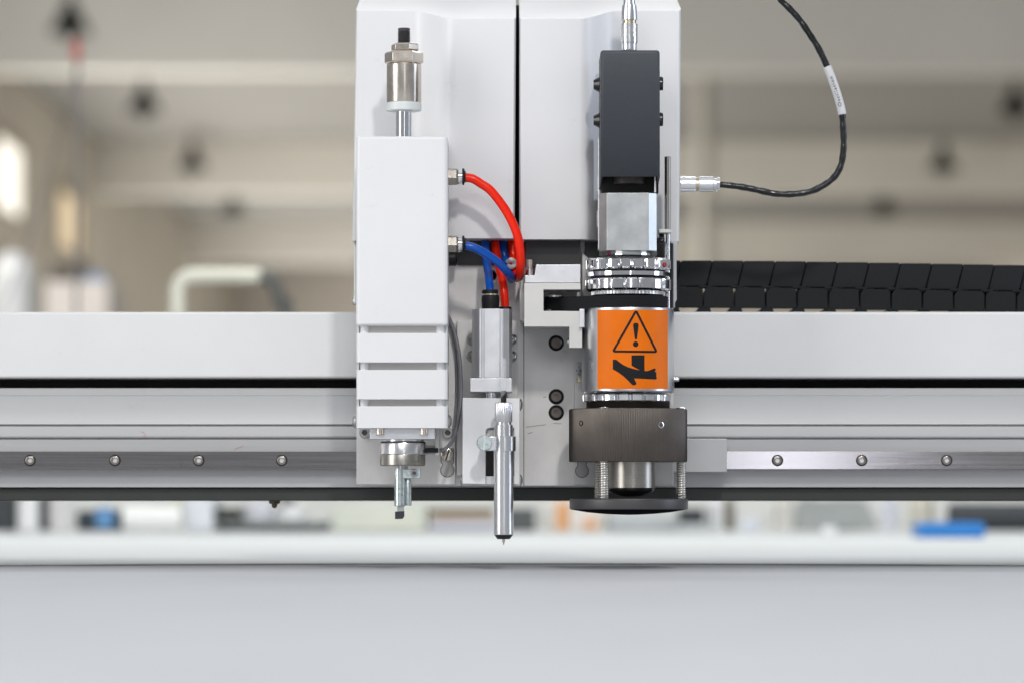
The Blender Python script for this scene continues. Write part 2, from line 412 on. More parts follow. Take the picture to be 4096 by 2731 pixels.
pendant(4062, 412, 39.9, 'dark pendant lamp cut by the right picture edge, largest of the right row')
pendant(3772, 643, 46.6, 'dark pendant lamp right of the cable loop, middle one of the right row')
pendant(3535, 818, 53.4, 'dark pendant lamp just above the cable chain, smallest of the right row')

# things on the hall walls and floor, far behind
def bgbox(name, x0, y0, x1, y1, Z, dm, m, label, cat, bevel=4, group=None):
    o = box(name, x0, y0, x1, y1, ZY(Z), ZY(Z) + dm * 1000, m, None, bevel=bevel)
    return tag(o, label, cat, group)
def bgcan(name, xc, y0, y1, hw, Z, m, label, cat, neck=None, group=None):
    pts = [(y1, hw * .92), (y1 - 6, hw), (y0 + (y1 - y0) * .25, hw), (y0 + (y1 - y0) * .12, hw * (neck or .8)), (y0 + 4, hw * (neck or .8)), (y0, hw * (neck or .8) * .9)]
    o = zl(name, xc, ZY(Z), pts, m, None, n=28); return tag(o, label, cat, group)
c = P(2818, 600, ZY(40))
bm = bmesh.new(); add_lathe(Vector((0, 0, 0)) and bm or bm, Vector((c.x, c.y, 0)), 'z', [(0, .085), (CEIL, .085)], 20)
tag(link('drain_pipe', bm, plain('pale_pipe', (0.42, 0.40, 0.36)), None), 'pale upright pipe from floor to ceiling beside the white head', 'pipe')
bgbox('hose_cabinet', 3985, 925, 4110, 1065, 68.5, 0.4, plain('dull_red', (0.30, 0.14, 0.11)), 'dull red cabinet on the far wall at the right picture edge', 'cabinet')
bgbox('notice_board', 985, 905, 1060, 985, 68.5, 0.4, plain('dull_pink', (0.40, 0.29, 0.24)), 'small dull pink board on the far wall left of the head', 'board')

c = P(305, 1300, ZY(8.0))
t = thing('signal_pole', 'thin grey pole with a red tip in the left background', 'pole', (c.x, c.y, 0))
bm = bmesh.new(); add_lathe(bm, Vector((c.x, c.y, 0)), 'z', [(0, .0045), (P(305, 245, ZY(8)).z, .004)], 14); link('shaft', bm, plain('pole_grey', (0.25, 0.24, 0.24)), t)
zl('tip', 305, ZY(8.0), [(245, 17), (243, 18), (168, 17), (160, 12)], plain('pole_red', (0.62, 0.16, 0.13)), t, n=20)
zl('base', 305, ZY(8.0), [(P and 3800, 130), (3780, 130), (3775, 20), (3740, 16)], plain('pole_base', (0.1, 0.1, 0.1)), t, n=20)
o = hose('guy_wire', [(300, 290, ZY(7.95)), (200, 680, ZY(7.8)), (95, 1010, ZY(7.6)), (-180, 1750, ZY(7.2))], 3, plain('wire_grey', (0.12, 0.12, 0.12)), None, sides=8)
tag(o, 'thin dark wire slanting down from the red-tipped pole', 'wire')

# cream tubular arch of a trolley
creamm = plain('cream_tube', (0.72, 0.71, 0.60), 0.45); darkm = plain('dark_tube', (0.10, 0.10, 0.09), 0.5)
ya = ZY(6.2); c = P(915, 1500, ya)
t = thing('trolley_frame', 'cream tubular push frame with one dark leg standing behind the beam', 'trolley', (c.x, c.y, 0))
zfl = P(0, 1365, 0)
def pz(x, y, Y): return P(x, y, Y)
bm = bmesh.new()
pth = catmull([Vector((P(708, 1300, ya).x, ya / 1000, 0.02)), P(708, 1700, ya), P(708, 1240, ya), P(712, 1150, ya), P(745, 1108, ya), P(800, 1102, ya), P(930, 1102, ya), P(1040, 1103, ya)], 8)
add_tube(bm, pth, 29 * S(ya), 14); link('handle', bm, creamm, t, smooth=60)
bm = bmesh.new()
pth = catmull([P(1040, 1103, ya), P(1080, 1112, ya), P(1105, 1155, ya), P(1125, 1240, ya), P(1150, 1500, ya), Vector((P(1170, 1300, ya).x, ya / 1000, 0.02))], 8)
add_tube(bm, pth, 30 * S(ya), 14); link('leg', bm, darkm, t, smooth=60)

tc = P(52, 1240, ZY(12)); zt = P(52, 1005, ZY(12)).z; zs = P(52, 1120, ZY(12)).z
bm = bmesh.new(); add_lathe(bm, Vector((tc.x, tc.y, 0)), 'z', [(0, .068), (zs, .068), (zs + (zt - zs) * .5, .060), (zt - (zt - zs) * .2, .038), (zt, .01), (zt, 0)], 28)
tag(link('gas_cylinder', bm, plain('tank_grey', (0.62, 0.63, 0.63), 0.35), None), 'pale grey round-topped gas cylinder at the far left behind the beam', 'gas cylinder')
bgbox('white_cabinet', 180, 1125, 425, 3400, 14, 0.5, plain('cab_white', (0.82, 0.76, 0.70)), 'white upright cabinet beside the grey gas cylinder', 'cabinet', bevel=6)
bgbox('blue_box', 345, 1098, 415, 1124, 14.02, 0.2, plain('boxblue', (0.28, 0.42, 0.66)), 'small pale blue box on top of the white cabinet', 'box', bevel=3)
bgbox('dark_machine', 205, 1050, 340, 1123, 14.15, 0.25, plain('machdark', (0.10, 0.08, 0.06)), 'dark brown case on the white cabinet, left of the blue box', 'case', bevel=4)

# ================================================================== WORKBENCH behind the table with clutter
BZ = 6.15
bt = P(2048, 2124, ZY(BZ)); bz = bt.z
t = thing('workbench', 'long grey workbench behind the cutting table, loaded with clutter', 'bench', (0, ZY(BZ) / 1000 + .3, 0))
grb = plain('bench_grey', (0.70, 0.72, 0.71), 0.5)
bm = bmesh.new(); add_hull(bm, (-1.9, ZY(5.92) / 1000, bz - .035), (1.9, ZY(6.75) / 1000, bz)); link('bench_top', bm, grb, t, bevel=3)
bm = bmesh.new(); add_hull(bm, (-1.9, ZY(6.76) / 1000, bz - .2), (1.9, ZY(6.79) / 1000, bz + .16)); link('back_panel', bm, plain('bench_panel', (0.66, 0.66, 0.63), 0.6), t, bevel=3)
for lx in (-1.8, -0.6, 0.6, 1.8):
    bm = bmesh.new(); add_hull(bm, (lx - .03, ZY(6.3) / 1000, 0), (lx + .03, ZY(6.36) / 1000, bz - .036)); link('leg', bm, grb, t, bevel=2)
whiteb = plain('clutter_white', (0.80, 0.80, 0.80), 0.4); cream = plain('clutter_cream', (0.66, 0.64, 0.52), 0.6)
greyb = plain('clutter_grey', (0.42, 0.44, 0.45), 0.5); darkb = plain('clutter_dark', (0.035, 0.04, 0.045), 0.5)
blueb = plain('clutter_blue', (0.02, 0.22, 0.62), 0.4); orangeb = plain('clutter_orange', (0.78, 0.42, 0.20), 0.5)
brownb = plain('clutter_brown', (0.10, 0.065, 0.035), 0.6); tan = plain('clutter_tan', (0.55, 0.40, 0.22), 0.6)
lilac = plain('clutter_lilac', (0.50, 0.50, 0.56), 0.5); greengrey = plain('clutter_greengrey', (0.30, 0.33, 0.32), 0.6)
BOT = 2122
bgbox('tool_case', -80, 1975, 58, BOT, 6.2, .2, darkb, 'black tool case on the bench at the left picture edge', 'case')
bgcan('white_jug', 112, 1960, BOT - 4, 42, 6.1, whiteb, 'tall white jug on the bench right of the black tool case', 'jug')
bgbox('dark_bottle_rack', 155, 1975, 188, BOT, 6.2, .15, darkb, 'narrow dark rack between two white containers on the bench', 'rack')
bgcan('white_canister', 248, 1955, BOT - 4, 52, 6.1, plain('canister', (0.66, 0.65, 0.64)), 'pale grey canister on the bench left of the dark crate', 'canister')
bgbox('dark_crate', 306, 2040, 488, BOT, 6.25, .2, plain('crate_navy', (0.03, 0.045, 0.06)), 'dark low crate on the bench with a blue roll before it', 'crate')
bgcan('blue_tape_roll', 418, 2030, 2108, 36, 6.02, plain('tape_blue', (0.12, 0.30, 0.55)), 'blue tape roll standing in front of the dark crate', 'tape roll', neck=.95)
o = xl('paper_roll', 2072, ZY(6.0), [(490, 20), (494, 45), (500, 48), (715, 48), (722, 45), (724, 10)], plain('paper_white', (0.88, 0.88, 0.86)), None, n=30); tag(o, 'fat white paper roll lying on the bench', 'paper roll')
bgbox('white_carton', 735, 1990, 850, 2121, 6.05, .2, plain('carton_white', (0.74, 0.76, 0.80)), 'white carton standing right of the paper roll', 'carton')
bgbox('black_carton', 856, 2030, 952, 2084, 6.1, .2, plain('carton_black', (0.03, 0.03, 0.022)), 'black box on the bench right of the white carton', 'box')
bgbox('riser_shelf', 858, 2085, 1312, 2098, 6.08, .3, greengrey, 'thin dark riser shelf on the bench under white bags', 'shelf')
bgcan('white_bag', 1035, 2000, 2083, 74, 6.15, plain('bag_white', (0.66, 0.66, 0.70)), 'wide pale bag on the riser shelf', 'bag', neck=.7)
bgcan('white_pouch', 1170, 2015, 2083, 52, 6.12, whiteb, 'small bright white pouch on the riser shelf beside the wide bag', 'pouch', neck=.6)
bgbox('plinth', 870, 2099, 1300, BOT, 6.12, .2, plain('riser_grey', (0.48, 0.50, 0.49)), 'pale block carrying the riser shelf on the bench', 'block')
bgbox('cream_crate', 1326, 2022, 1706, BOT, 6.1, .25, plain('crate_cream', (0.64, 0.66, 0.57)), 'pale green cream crate on the bench behind the knife blade', 'crate')
bgbox('brown_book', 1716, 2034, 1978, 2056, 6.1, .2, brownb, 'dark brown book on top of the stack behind the pen', 'book')
bgbox('tan_folder', 1720, 2056.5, 1976, 2073, 6.1, .2, tan, 'tan folder in the stack under the dark brown book', 'folder')
bgbox('lilac_box', 1716, 2073.5, 1984, BOT, 6.1, .2, lilac, 'flat lilac grey box at the bottom of the stack', 'box')
bgbox('dark_grey_box', 2030, 2030, 2142, BOT, 6.15, .2, plain('dgb', (0.09, 0.10, 0.10)), 'dark grey box on the bench right of the pen tip', 'box')
bgbox('cream_carton', 2165, 2000, 2425, BOT, 6.25, .2, plain('cream_ct', (0.76, 0.73, 0.68)), 'cream carton on the bench behind the presser disc', 'carton')
bgcan('orange_tin', 2250, 2005, BOT - 2, 30, 6.08, orangeb, 'tall orange tin in front of the cream carton', 'tin', neck=.9)
bgcan('orange_pot', 2362, 2066, BOT - 2, 34, 6.05, plain('pot_orange', (0.72, 0.44, 0.28)), 'short orange pot in front of the cream carton', 'pot', neck=.9)
bgbox('grey_tray', 2440, 2058, 2720, BOT, 6.12, .25, plain('tray', (0.47, 0.50, 0.51)), 'wide grey tray on the bench below the presser disc', 'tray')
bgbox('black_box', 2726, 2030, 2818, 2092, 6.0, .15, darkb, 'small black box right of the presser disc', 'box')
bgbox('pale_block', 2722, 2092.5, 2822, BOT, 6.0, .15, plain('pblock', (0.55, 0.58, 0.59)), 'pale block under the small black box', 'block')
bgcan('white_bottle', 2856, 1970, BOT - 2, 32, 6.05, whiteb, 'white bottle beside the small black box', 'bottle', neck=.6)
bgcan('brown_bottle', 2918, 1985, BOT - 2, 22, 6.1, plain('bb', (0.22, 0.20, 0.16)), 'slim brown grey bottle next to the white bottle', 'bottle', neck=.6)
bgcan('white_tub', 2998, 2070, BOT - 2, 44, 6.0, plain('tub', (0.66, 0.69, 0.74)), 'low white tub on the bench', 'tub', neck=.95)
bgcan('cream_jar', 3136, 1975, BOT - 2, 42, 6.05, plain('jar', (0.62, 0.60, 0.55)), 'cream jar between the low white tub and the grey sack', 'jar', neck=.7)
bm = bmesh.new(); a = P(3190, 2000, ZY(6.2)); b = P(3505, BOT, ZY(6.2))
add_hull(bm, (a.x, a.y, b.z), (b.x, a.y + .18, a.z))
bmesh.ops.subdivide_edges(bm, edges=bm.edges[:], cuts=5, use_grid_fill=True)
for v in bm.verts:
    k = (v.co.z - b.z) / (a.z - b.z); cx = (a.x + b.x) / 2
    v.co.x = cx + (v.co.x - cx) * (1.02 - .25 * k * k) + random.uniform(-.003, .003); v.co.y += random.uniform(-.004, .004)
    if k > .01: v.co.z += random.uniform(-.004, .004)
tag(link('grey_sack', bm, plain('sack', (0.36, 0.38, 0.37), 0.7), None, smooth=80), 'crumpled grey green sack on the bench', 'sack')
bgcan('white_cup', 3318, 2100, 2150, 32, 5.2, whiteb, 'small white cup on the far end of the table before the sack', 'cup', neck=1.0)
bgcan('leaning_bottle', 3556, 1975, BOT - 2, 34, 6.05, plain('lb', (0.62, 0.63, 0.68)), 'white bottle right of the grey sack', 'bottle', neck=.6)
bgcan('beige_pot', 3688, 1975, BOT - 2, 52, 6.15, plain('bp', (0.62, 0.59, 0.50)), 'beige pot behind the blue crate', 'pot', neck=.8)

bgbox('blue_crate', 3680, 2088, 3942, 2150, 5.45, .12, blueb, 'bright blue low crate on the far end of the table', 'crate')
o = xl('black_roll', 2066, ZY(6.1), [(3790, 10), (3792, 52), (3800, 56), (4400, 56), (4404, 20)], darkb, None, n=30); tag(o, 'black roll lying on the bench at the right picture edge', 'roll')

# ================================================================== CUTTING TABLE
tz = ZC - 0.0478
t = thing('cutting_table', 'wide pale flatbed table stretching under and in front of the tool heads', 'table', (0, 0.3, 0))
bm = bmesh.new(); add_hull(bm, (-1.7, -2.25, tz - .012), (1.7, 2.97, tz)); link('table_top', bm, M['apron'], t, bevel=1.5)
bm = bmesh.new(); add_hull(bm, (-1.69, -2.24, tz - .22), (1.69, 2.96, tz - .0125)); link('table_body', bm, M['beamwhite'], t, bevel=1)
for lx in (-1.55, 1.55):
    for ly in (-2.0, 2.4):
        bm = bmesh.new(); add_hull(bm, (lx - .05, ly - .05, 0), (lx + .05, ly + .05, tz - .221)); link('leg', bm, M['beamwhite'], t, bevel=2)
YM = 0.045 * 16000 / 240.5 - CD + 0.16
bm = bmesh.new(); bow = [(-1.66 + 3.32 * i / 24) for i in range(25)]
add_plan(bm, [(x, YM - 0.11 * min(1, (x / .46) ** 2)) for x in bow] + [(1.66, 2.93), (-1.66, 2.93)], tz + .0011, tz + .00002)
mt = link('felt_mat', bm, M['table'], None, smooth=20)
tag(mt, 'thin off-white felt mat lying on the table behind the tool heads', 'mat')
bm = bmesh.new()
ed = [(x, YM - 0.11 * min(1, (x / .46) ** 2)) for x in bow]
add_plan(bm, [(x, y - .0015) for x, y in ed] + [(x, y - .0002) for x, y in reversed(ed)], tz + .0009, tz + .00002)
link('edge_shade_strip', bm, plain('edge_shade_grey', (0.10, 0.10, 0.10), 0.8), mt, smooth=20)  # dark strip added for the shade along the mat's front edge

# ================================================================== GANTRY BEAM
GX = 0.80
def zy(y, Y): return P(2048, y, Y).z
t = thing('gantry_beam', 'long horizontal gantry beam of white cover and grey extrusion with a steel rail', 'beam', (0, 0.15, zy(2000, 130)))
gantry = t
def xbox(name, y0, y1, Yf, Yb, m, parent, bevel=0.5, x0=-GX, x1=GX, **k):
    bm = bmesh.new(); add_hull(bm, (x0, Yf / 1000, zy(y1, Yf)), (x1, Yb / 1000, zy(y0, Yf))); return link(name, bm, m, parent, bevel=bevel, **k)
xbox('top_cover', 1248, 1511, 112, 260, M['beamwhite'], t, bevel=2.2, seg=3)
xbox('belt_channel', 1500, 1560, 150, 250, M['gap'], t, bevel=0)
prof = [(1551, 123), (1580, 123), (1582, 122.2), (1646, 122.2), (1694, 121.2), (1698, 121.6), (1698.5, 125), (1703, 125), (1703.5, 120.4), (1742, 120), (1747, 119.2),
        (1750, 119.6), (1750.5, 124), (1755.5, 124), (1756, 120), (1801, 120), (1880, 120), (1881, 121), (1946, 121), (1948, 122)]
pts = [(Y / 1000, zy(y, Y)) for y, Y in prof] + [(0.25, zy(1948, 122)), (0.25, zy(1551, 123))]
bm = bmesh.new(); add_xprism(bm, pts, -GX, GX); link('extrusion', bm, M['extr'], t, smooth=25)
xbox('lower_channel', 1949, 2001, 127, 240, M['darkpaint'], t, bevel=1)
yz = [(zy(1801, 106), 108.5), (zy(1804, 106), 106), (zy(1874, 106), 106), (zy(1877.5, 106), 108.5)]
pts = [(Y / 1000, z) for z, Y in yz] + [(0.1199, zy(1877.5, 106)), (0.1199, zy(1868, 106)), (0.1145, zy(1858, 106)), (0.1145, zy(1822, 106)), (0.1199, zy(1812, 106)), (0.1199, zy(1801, 106))]
bm = bmesh.new(); add_xprism(bm, pts, -GX, GX); rail = link('linear_rail', bm, M['rail'], t, smooth=25)
bxs = [(120, 1842), (460, 1840), (795, 1838), (1127, 1836), (3110, 1841), (3447, 1845), (3787, 1851), (-220, 1842), (4127, 1850)]
for x, y in bxs:
    bolt('counterbore', x, 1840, 105.95, 23, M['gap'], rail, 'flat', 0.12)
    bolt('rail_bolt', x, 1840, 105.8, 18, M['boltsteel'], rail, 'socket', 0.9, m3=M['alu'])
# zinc bearing block on the rail
box('bearing_block', 2690, 1752, 2908, 1887, 92, 105.5, plain('bearing_grey', (0.50, 0.505, 0.505), 0.42, 0.4), t, bevel=0.6)
# grease fitting under the beam
zl('grease_fitting', 1098, 150, [(1975, 18), (1990, 20), (1992, 22), (2012, 22), (2014, 12), (2026, 10), (2030, 6)], plain('dull_brass', (0.12, 0.11, 0.075), 0.45, 0.6), t, n=16)
zl('grease_fitting', 1076, 160, [(1960, 11), (1985, 11), (1987, 15), (1999, 13)], M['lampdark'], t, n=12)
# pink pen scribbles
def scribble(pts, r, Y):
    bm = bmesh.new(); add_tube(bm, [P(x, y, Y) for x, y in pts], r * S(Y), 6); link('pen_mark', bm, M['pinkmark'], t, smooth=60)
scribble([(563, 1725), (575, 1728), (583, 1736), (574, 1740), (586, 1741)], 1.2, 120.1)
scribble([(935, 1798), (950, 1790), (962, 1786), (972, 1780)], 1.2, 119.9)

# ================================================================== CABLE CHAIN
ch = thing('cable_chain', 'black plastic drag chain of slanted links lying behind the white beam at right', 'cable chain', P(3400, 1248, 230))
lm = None
for k in range(18):
    xo = 124.0 * (k - 2); xc = 2850 + xo
    sag = 20 * (max(0, xc - 2750) / 1350) ** 1.4
    if lm is None:
        bm = bmesh.new(); B0 = 2850
        up = [(B0 + 2, 1043), (B0 + 121, 1043), (B0 + 124, 1048), (B0 + 101.5, 1138), (B0 + 92, 1146), (B0 - 12, 1146), (B0 - 20.5, 1138)]
        lo = [(B0 - 31, 1160), (B0 - 22, 1149), (B0 + 70, 1149), (B0 + 84, 1158), (B0 + 86, 1231), (B0 - 36, 1231), (B0 - 36, 1168)]
        add_prism(bm, up, 188, 252); add_prism(bm, lo, 184, 192); add_prism(bm, lo, 246, 254)
        add_prism(bm, [(B0 - 54, 1230), (B0 - 10, 1230), (B0 - 4, 1250), (B0 - 66, 1250)], 184, 254)
        add_prism(bm, [(B0 + 20, 1139), (B0 + 70, 1139), (B0 + 70, 1154), (B0 + 20, 1154)], 190, 250)
        add_prism(bm, [(B0 + 70, 1142), (B0 + 122, 1142), (B0 + 122, 1152), (B0 + 70, 1152)], 186, 200)
        o = link('link', bm, M['chain'], ch, bevel=0.5, origin=P(2850, 1150, 220)); lm = o.data
        o.location = P(xc, 1150 + sag, 220) - WORLDPOS[ch]
    else:
        o = place('link', lm, P(xc, 1150 + sag, 220), ch, bevel=0.5)
    o.rotation_euler.y = 0.012 * max(0, k - 4) / 8

# ================================================================== TOOL CARRIAGE: plates and two white covers
hd = thing('tool_carriage', 'white twin-covered tool carriage with grey mounting plates on the gantry beam', 'machine head', P(2065, 1942, 90))
# covers
def cover(name, plan, y_bot, xshift, m, xinset):
    """plan: [(x px, Y mm)] front line left to right; sloped shoulder above the crease"""
    bm = bmesh.new()
    n = len(plan); k = 0.36
    zc0 = P(2048, 76, 55).z; zb = P(2048, y_bot, 55).z
    rows = []
    def row(fz, fx):
        return [bm.verts.new(Vector((fx(i, x, Y), Y / 1000, fz(Y)))) for i, (x, Y) in enumerate(plan)]
    lev = [0, .25, .5, .75, 1.0]
    for f in lev:
        rows.append([bm.verts.new(Vector((P(x + xshift(i, x) * (1 - f), y_bot * (1 - f) + 76 * f, 55 if Y < 80 else 55).x * (1 if True else 1), Y / 1000,
                     zb + (zc0 + (Y - 55) / 1000 * k - zb) * f))) for i, (x, Y) in enumerate(plan)])
    # shoulder: slide every point back along the sloping plane
    dY = 0.060
    rows.append([bm.verts.new(Vector((P(x + xinset(i, x), 40, 55).x, Y / 1000 + dY, zc0 + ((Y - 55) / 1000 + dY) * k))) for i, (x, Y) in enumerate(plan)])
    for A, B in zip(rows, rows[1:]):
        for i in range(n - 1): bm.faces.new((A[i], A[i + 1], B[i + 1], B[i]))
    back = []
    YB = 0.175
    for A in rows: back.append((bm.verts.new(Vector((A[0].co.x, YB, A[0].co.z))), bm.verts.new(Vector((A[-1].co.x, YB, A[-1].co.z)))))
    for (A, a), (B, b) in zip(zip(rows, back), zip(rows[1:], back[1:])):
        bm.faces.new((A[0], B[0], b[0], a[0])); bm.faces.new((A[-1], a[1], b[1], B[-1]))
    bm.faces.new([back[-1][0]] + rows[-1] + [back[-1][1]])
    bm.faces.new([back[0][1]] + list(reversed(rows[0])) + [back[0][0]])
    for a, b in zip(back, back[1:]): bm.faces.new((a[0], b[0], b[1], a[1]))
    return link(name, bm, m, hd, smooth=32, bevel=1.6, seg=3)
def sstep(a, b, Ya, Yb, n=9):
    out = []
    for i in range(n + 1):
        t_ = i / n; s_ = t_ * t_ * (3 - 2 * t_); out.append((a + (b - a) * t_, Ya + (Yb - Ya) * s_))
    return out
RC = 80
pl = [(1418, RC + 7), (1420, RC + 2), (1425, RC)] + sstep(1640, 1830, RC, 55) + [(2057, 55), (2062, 57), (2064, 62)]
cover('left_cover', pl, 955, lambda i, x: -15 if x < 1600 else (-6 if x > 2000 else -8), M['cover'], lambda i, x: 16 if x < 1600 else 0).name = 'cover'
pl = [(2077, 62), (2079, 57), (2084, 55)] + sstep(2318, 2480, 55, RC) + [(2722, RC), (2728, RC + 2), (2731, RC + 8)]
cover('cover', pl, 959, lambda i, x: -7 if x > 2600 else 0, M['cover'], lambda i, x: -18 if x > 2600 else 0)
box('seam_filler', 2056, 22, 2084, 960, 118, 170, M['gap'], hd, bevel=0)
# mounting plates
box('back_plate', 1440, 930, 2694, 1941, 86, 91.5, M['anod'], hd, bevel=0.4)
box('left_plate', 1427, 1290, 1821, 1936, 80, 85.8, M['anod'], hd, bevel=0.4)
box('right_plate', 2297, 1380, 2694, 1936, 82, 85.8, M['anod'], hd, bevel=0.4)
box('side_plate', 1416, 975, 1440, 1215, 92, 150, M['alu'], hd, bevel=0.4)
xl('side_screw', 1205, 110, [(1418, 18), (1413, 16), (1410, 8), (1410, 0)], M['steel'], hd, n=20)
box('shadow_plate', 1830, 940, 2300, 1062, 83, 85.9, M['dark_bracket_shade'], hd, bevel=0.3)  # dark sheet painted as the shadow below the cover overhang
def keyhole(cx, y0, y1, w, wn, Y, slot):
    pts = []
    # outline as a tube: a slot with a round lower end
    r = w
    cyb = y1 - r
    for k in range(15):
        a = radians(-60 + 300 * k / 14); pts.append((cx + r * sin(radians(150) - 0 + a - radians(90)), cyb + r * cos(radians(150) + a - radians(90))))
    pts = [(cx + r * cos(radians(d)), cyb + r * sin(radians(d))) for d in range(-50, 231, 14)]
    path = [(cx + wn, y0)] + [(cx + wn, cyb - r * 1.2)] + pts + [(cx - wn, cyb - r * 1.2), (cx - wn, y0)]
    prism('keyhole', path, Y - .12, Y + 1, plain('keyhole_grey', (0.43, 0.42, 0.41), 0.5, 0.5), hd, bevel=0)
    bm = bmesh.new(); add_tube(bm, [P(x, y, Y - .1) for x, y in path], 1.6 * S(Y), 6); link('keyhole_edge', bm, M['darkanod'], hd)
keyhole(1789, 1790, 1906, 27, 25, 80, True)
keyhole(2328, 1800, 1908, 26, 18, 82, False)
bolt('slotted_screw', 1790, 1816, 79.8, 25, M['nickel'], hd, 'flat', 1.2)
prism('screw_slot', [(1795, 1793), (1801, 1795), (1786, 1840), (1780, 1838)], 78.55, 79, M['gap'], hd, bevel=0)
for x, y in ((1459, 1729), (1791, 1729)):
    bolt('washer', x, y + 4, 79.9, 31, M['anod'], hd, 'flat', 0.5)
    bolt('plate_bolt', x, y, 79.3, 22, M['steel'], hd, 'socket', 3.0)
for x, y in ((2225, 1372), (2225, 1585), (2225, 1649)):
    bolt('counterbore', x, y, 85.95, 31, M['gap'], hd, 'flat', 0.15)
    bolt('plate_bolt', x, y, 85.7, 22, M['darkanod'], hd, 'socket', 2.0)
# step behind the air cylinder and seams
box('cylinder_mount', 1828, 1282, 2070, 1900, 80, 85.8, M['anod'], hd, bevel=0.4)
box('plate_seam', 2094, 1290, 2096.5, 1941, 85.8, 86.2, M['gap'], hd, bevel=0)
bolt('cable_clip', 1963, 1104, 85.9, 30, M['alu'], hd, 'ring', 0.8)
# scratches
for sx in ([(2103, 1707), (2140, 1702), (2184, 1697)], [(2172, 1589), (2186, 1585)], [(2213, 1692), (2246, 1693)], [(2110, 1733), (2130, 1728)]):
    bm = bmesh.new(); add_tube(bm, [P(x, y, 85.95) for x, y in sx], 0.9 * S(85), 5); link('scratch', bm, M['darkanod'], hd)
xl('push_button', 1035, 70, [(1790, 30), (1822, 30), (1829, 25), (1830, 0)], M['black'], hd, n=24)
# long pen refill cover strip, right slide plate
prism('slide_plate', [(2684, 968), (2712, 968), (2706, 990), (2707, 1200), (2700, 1212), (2700, 1232), (2684, 1232)], 62, 66, plain('slide_grey', (0.50, 0.51, 0.53), 0.4, 0.5), hd, bevel=0.4)
prism('rear_plate', [(2328, 1010), (2352, 1032), (2690, 1032), (2690, 1240), (2328, 1240)], 74, 79, M['anod'], hd, bevel=0.6)
box('rear_recess', 2340, 950, 2660, 1031, 80, 84, M['dark_bracket_shade'], hd, bevel=0.3)
# indicator tube with a printed sleeve
zl('marker_sleeve', 2316, 70, [(1506, 8), (1505, 9), (1450, 8.5), (1446, 6)], M['sleeve'], hd, n=20)
zl('brass_ferrule', 2316, 70, [(1509, 9), (1511, 10.5), (1527, 10), (1529, 8)], M['brass'], hd, n=20)
for body, y, sz in (('1(B)', 1482, 0.0030), ('46', 1496, 0.0030), ('1', 1468, 0.0030)):
    bm = text_mesh(body, sz); c = P(2316, y, 70 - 9.4 * S(70) * 1000)
    for v in bm.verts: v.co = Vector((c.x + v.co.x, c.y + 0.5 * (v.co.x ** 2) / (9 * S(70)), c.z + v.co.y))
    link('print', bm, M['ink'], hd, smooth=0)

# ================================================================== KNIFE MODULE (left)
kn = thing('knife_tool', 'white boxed oscillating knife tool with slotted lower vents and chrome plunger on top', 'tool module', P(1610, 2074, 25))
def shell_band(name, y0, y1):
    bm = bmesh.new(); add_box(bm, 1425, y0, 1791, y1, 0, 52); return link(name, bm, M['white'], kn, bevel=2.6, seg=4)
def corner_box(name, y0, y1, rt=False):
    # rounded only on the upright edges
    bm = bmesh.new()
    a = P(1425, y0, 0); b = P(1791, y1, 0); r = 0.0032
    pts = []
    for cx, cy, a0 in ((b.x - r, r, -90), (b.x - r, .052 - r, 0), (a.x + r, .052 - r, 90), (a.x + r, r, 180)):
        for k in range(5):
            an = radians(a0 + 90 * k / 4); pts.append((cx + r * cos(an), cy + r * sin(an)))
    add_plan(bm, pts, a.z, b.z); return link(name, bm, M['white'], kn, smooth=40, bevel=2.2 if rt else 0.35, seg=4 if rt else 2)
corner_box('housing', 545, 1303, True)
corner_box('vent_band', 1332, 1449)
corner_box('vent_band', 1478, 1596)
corner_box('lower_band', 1623, 1711)
box('inner_frame', 1450, 1300, 1768, 1640, 9, 50, M['grit'], kn, bevel=0.3)
for x0, x1 in ((1441, 1475), (1744, 1779)):
    zl('corner_post', (x0 + x1) / 2, 9.5, [(1640, 17), (1300, 17)], M['white'], kn, n=28)
for y0, y1 in ((1303, 1332), (1449, 1478), (1596, 1623)):
    for x0, x1 in ((1427, 1437), (1782, 1790)):
        box('side_strip', x0, y0, x1, y1, 12, 40, M['white'], kn, bevel=0)
# plunger on top
px = 1616
zl('plunger_rod', px, 24, [(560, 33), (444, 33)], M['chrome'], kn, n=48)
zl('nylon_washer', px, 24, [(446, 67), (444, 70), (420, 70), (413, 69)], M['nylon'], kn, n=56)
zl('sleeve', px, 24, [(413, 69), (410, 70), (262, 70), (257, 66)], M['nickel'], kn, n=56)
zl('hex_collar', px, 24, [(257, 74), (252, 79), (217, 79), (209, 72)], M['nickel'], kn, n=6, ph=radians(-64), smooth=20, bevel=0.5)
zl('lock_nut', px + 4, 24, [(208, 52), (203, 57), (182, 57), (176, 52)], M['nickel'], kn, n=6, ph=radians(-72), smooth=20, bevel=0.5)
thr = [(178, 26)]
for i in range(9):
    thr += [(176 - i * 6, 26), (173 - i * 6, 23)]
thr += [(118, 25), (114, 22)]
zl('threaded_stud', px, 24, thr, M['darkdisc'], kn, n=32, smooth=15)
# push-in air fittings on the right side
def fitting(yc, Y):
    xl('fitting_nut', yc, Y, [(1788, 36), (1826, 36), (1832, 33), (1838, 30)], M['fitnick'], kn, n=6, ph=radians(12), smooth=20, bevel=0.4)
    xl('fitting_ring', yc, Y, [(1832, 30), (1834, 33), (1842, 33), (1843, 26), (1846, 26), (1847, 31), (1850, 31)], M['chrome'], kn, n=36)
    xl('release_collar', yc, Y, [(1848, 26), (1849, 33), (1855, 34), (1857, 33), (1859, 24), (1863, 23)], M['black'], kn, n=36)
fitting(708, 24); fitting(977, 24)
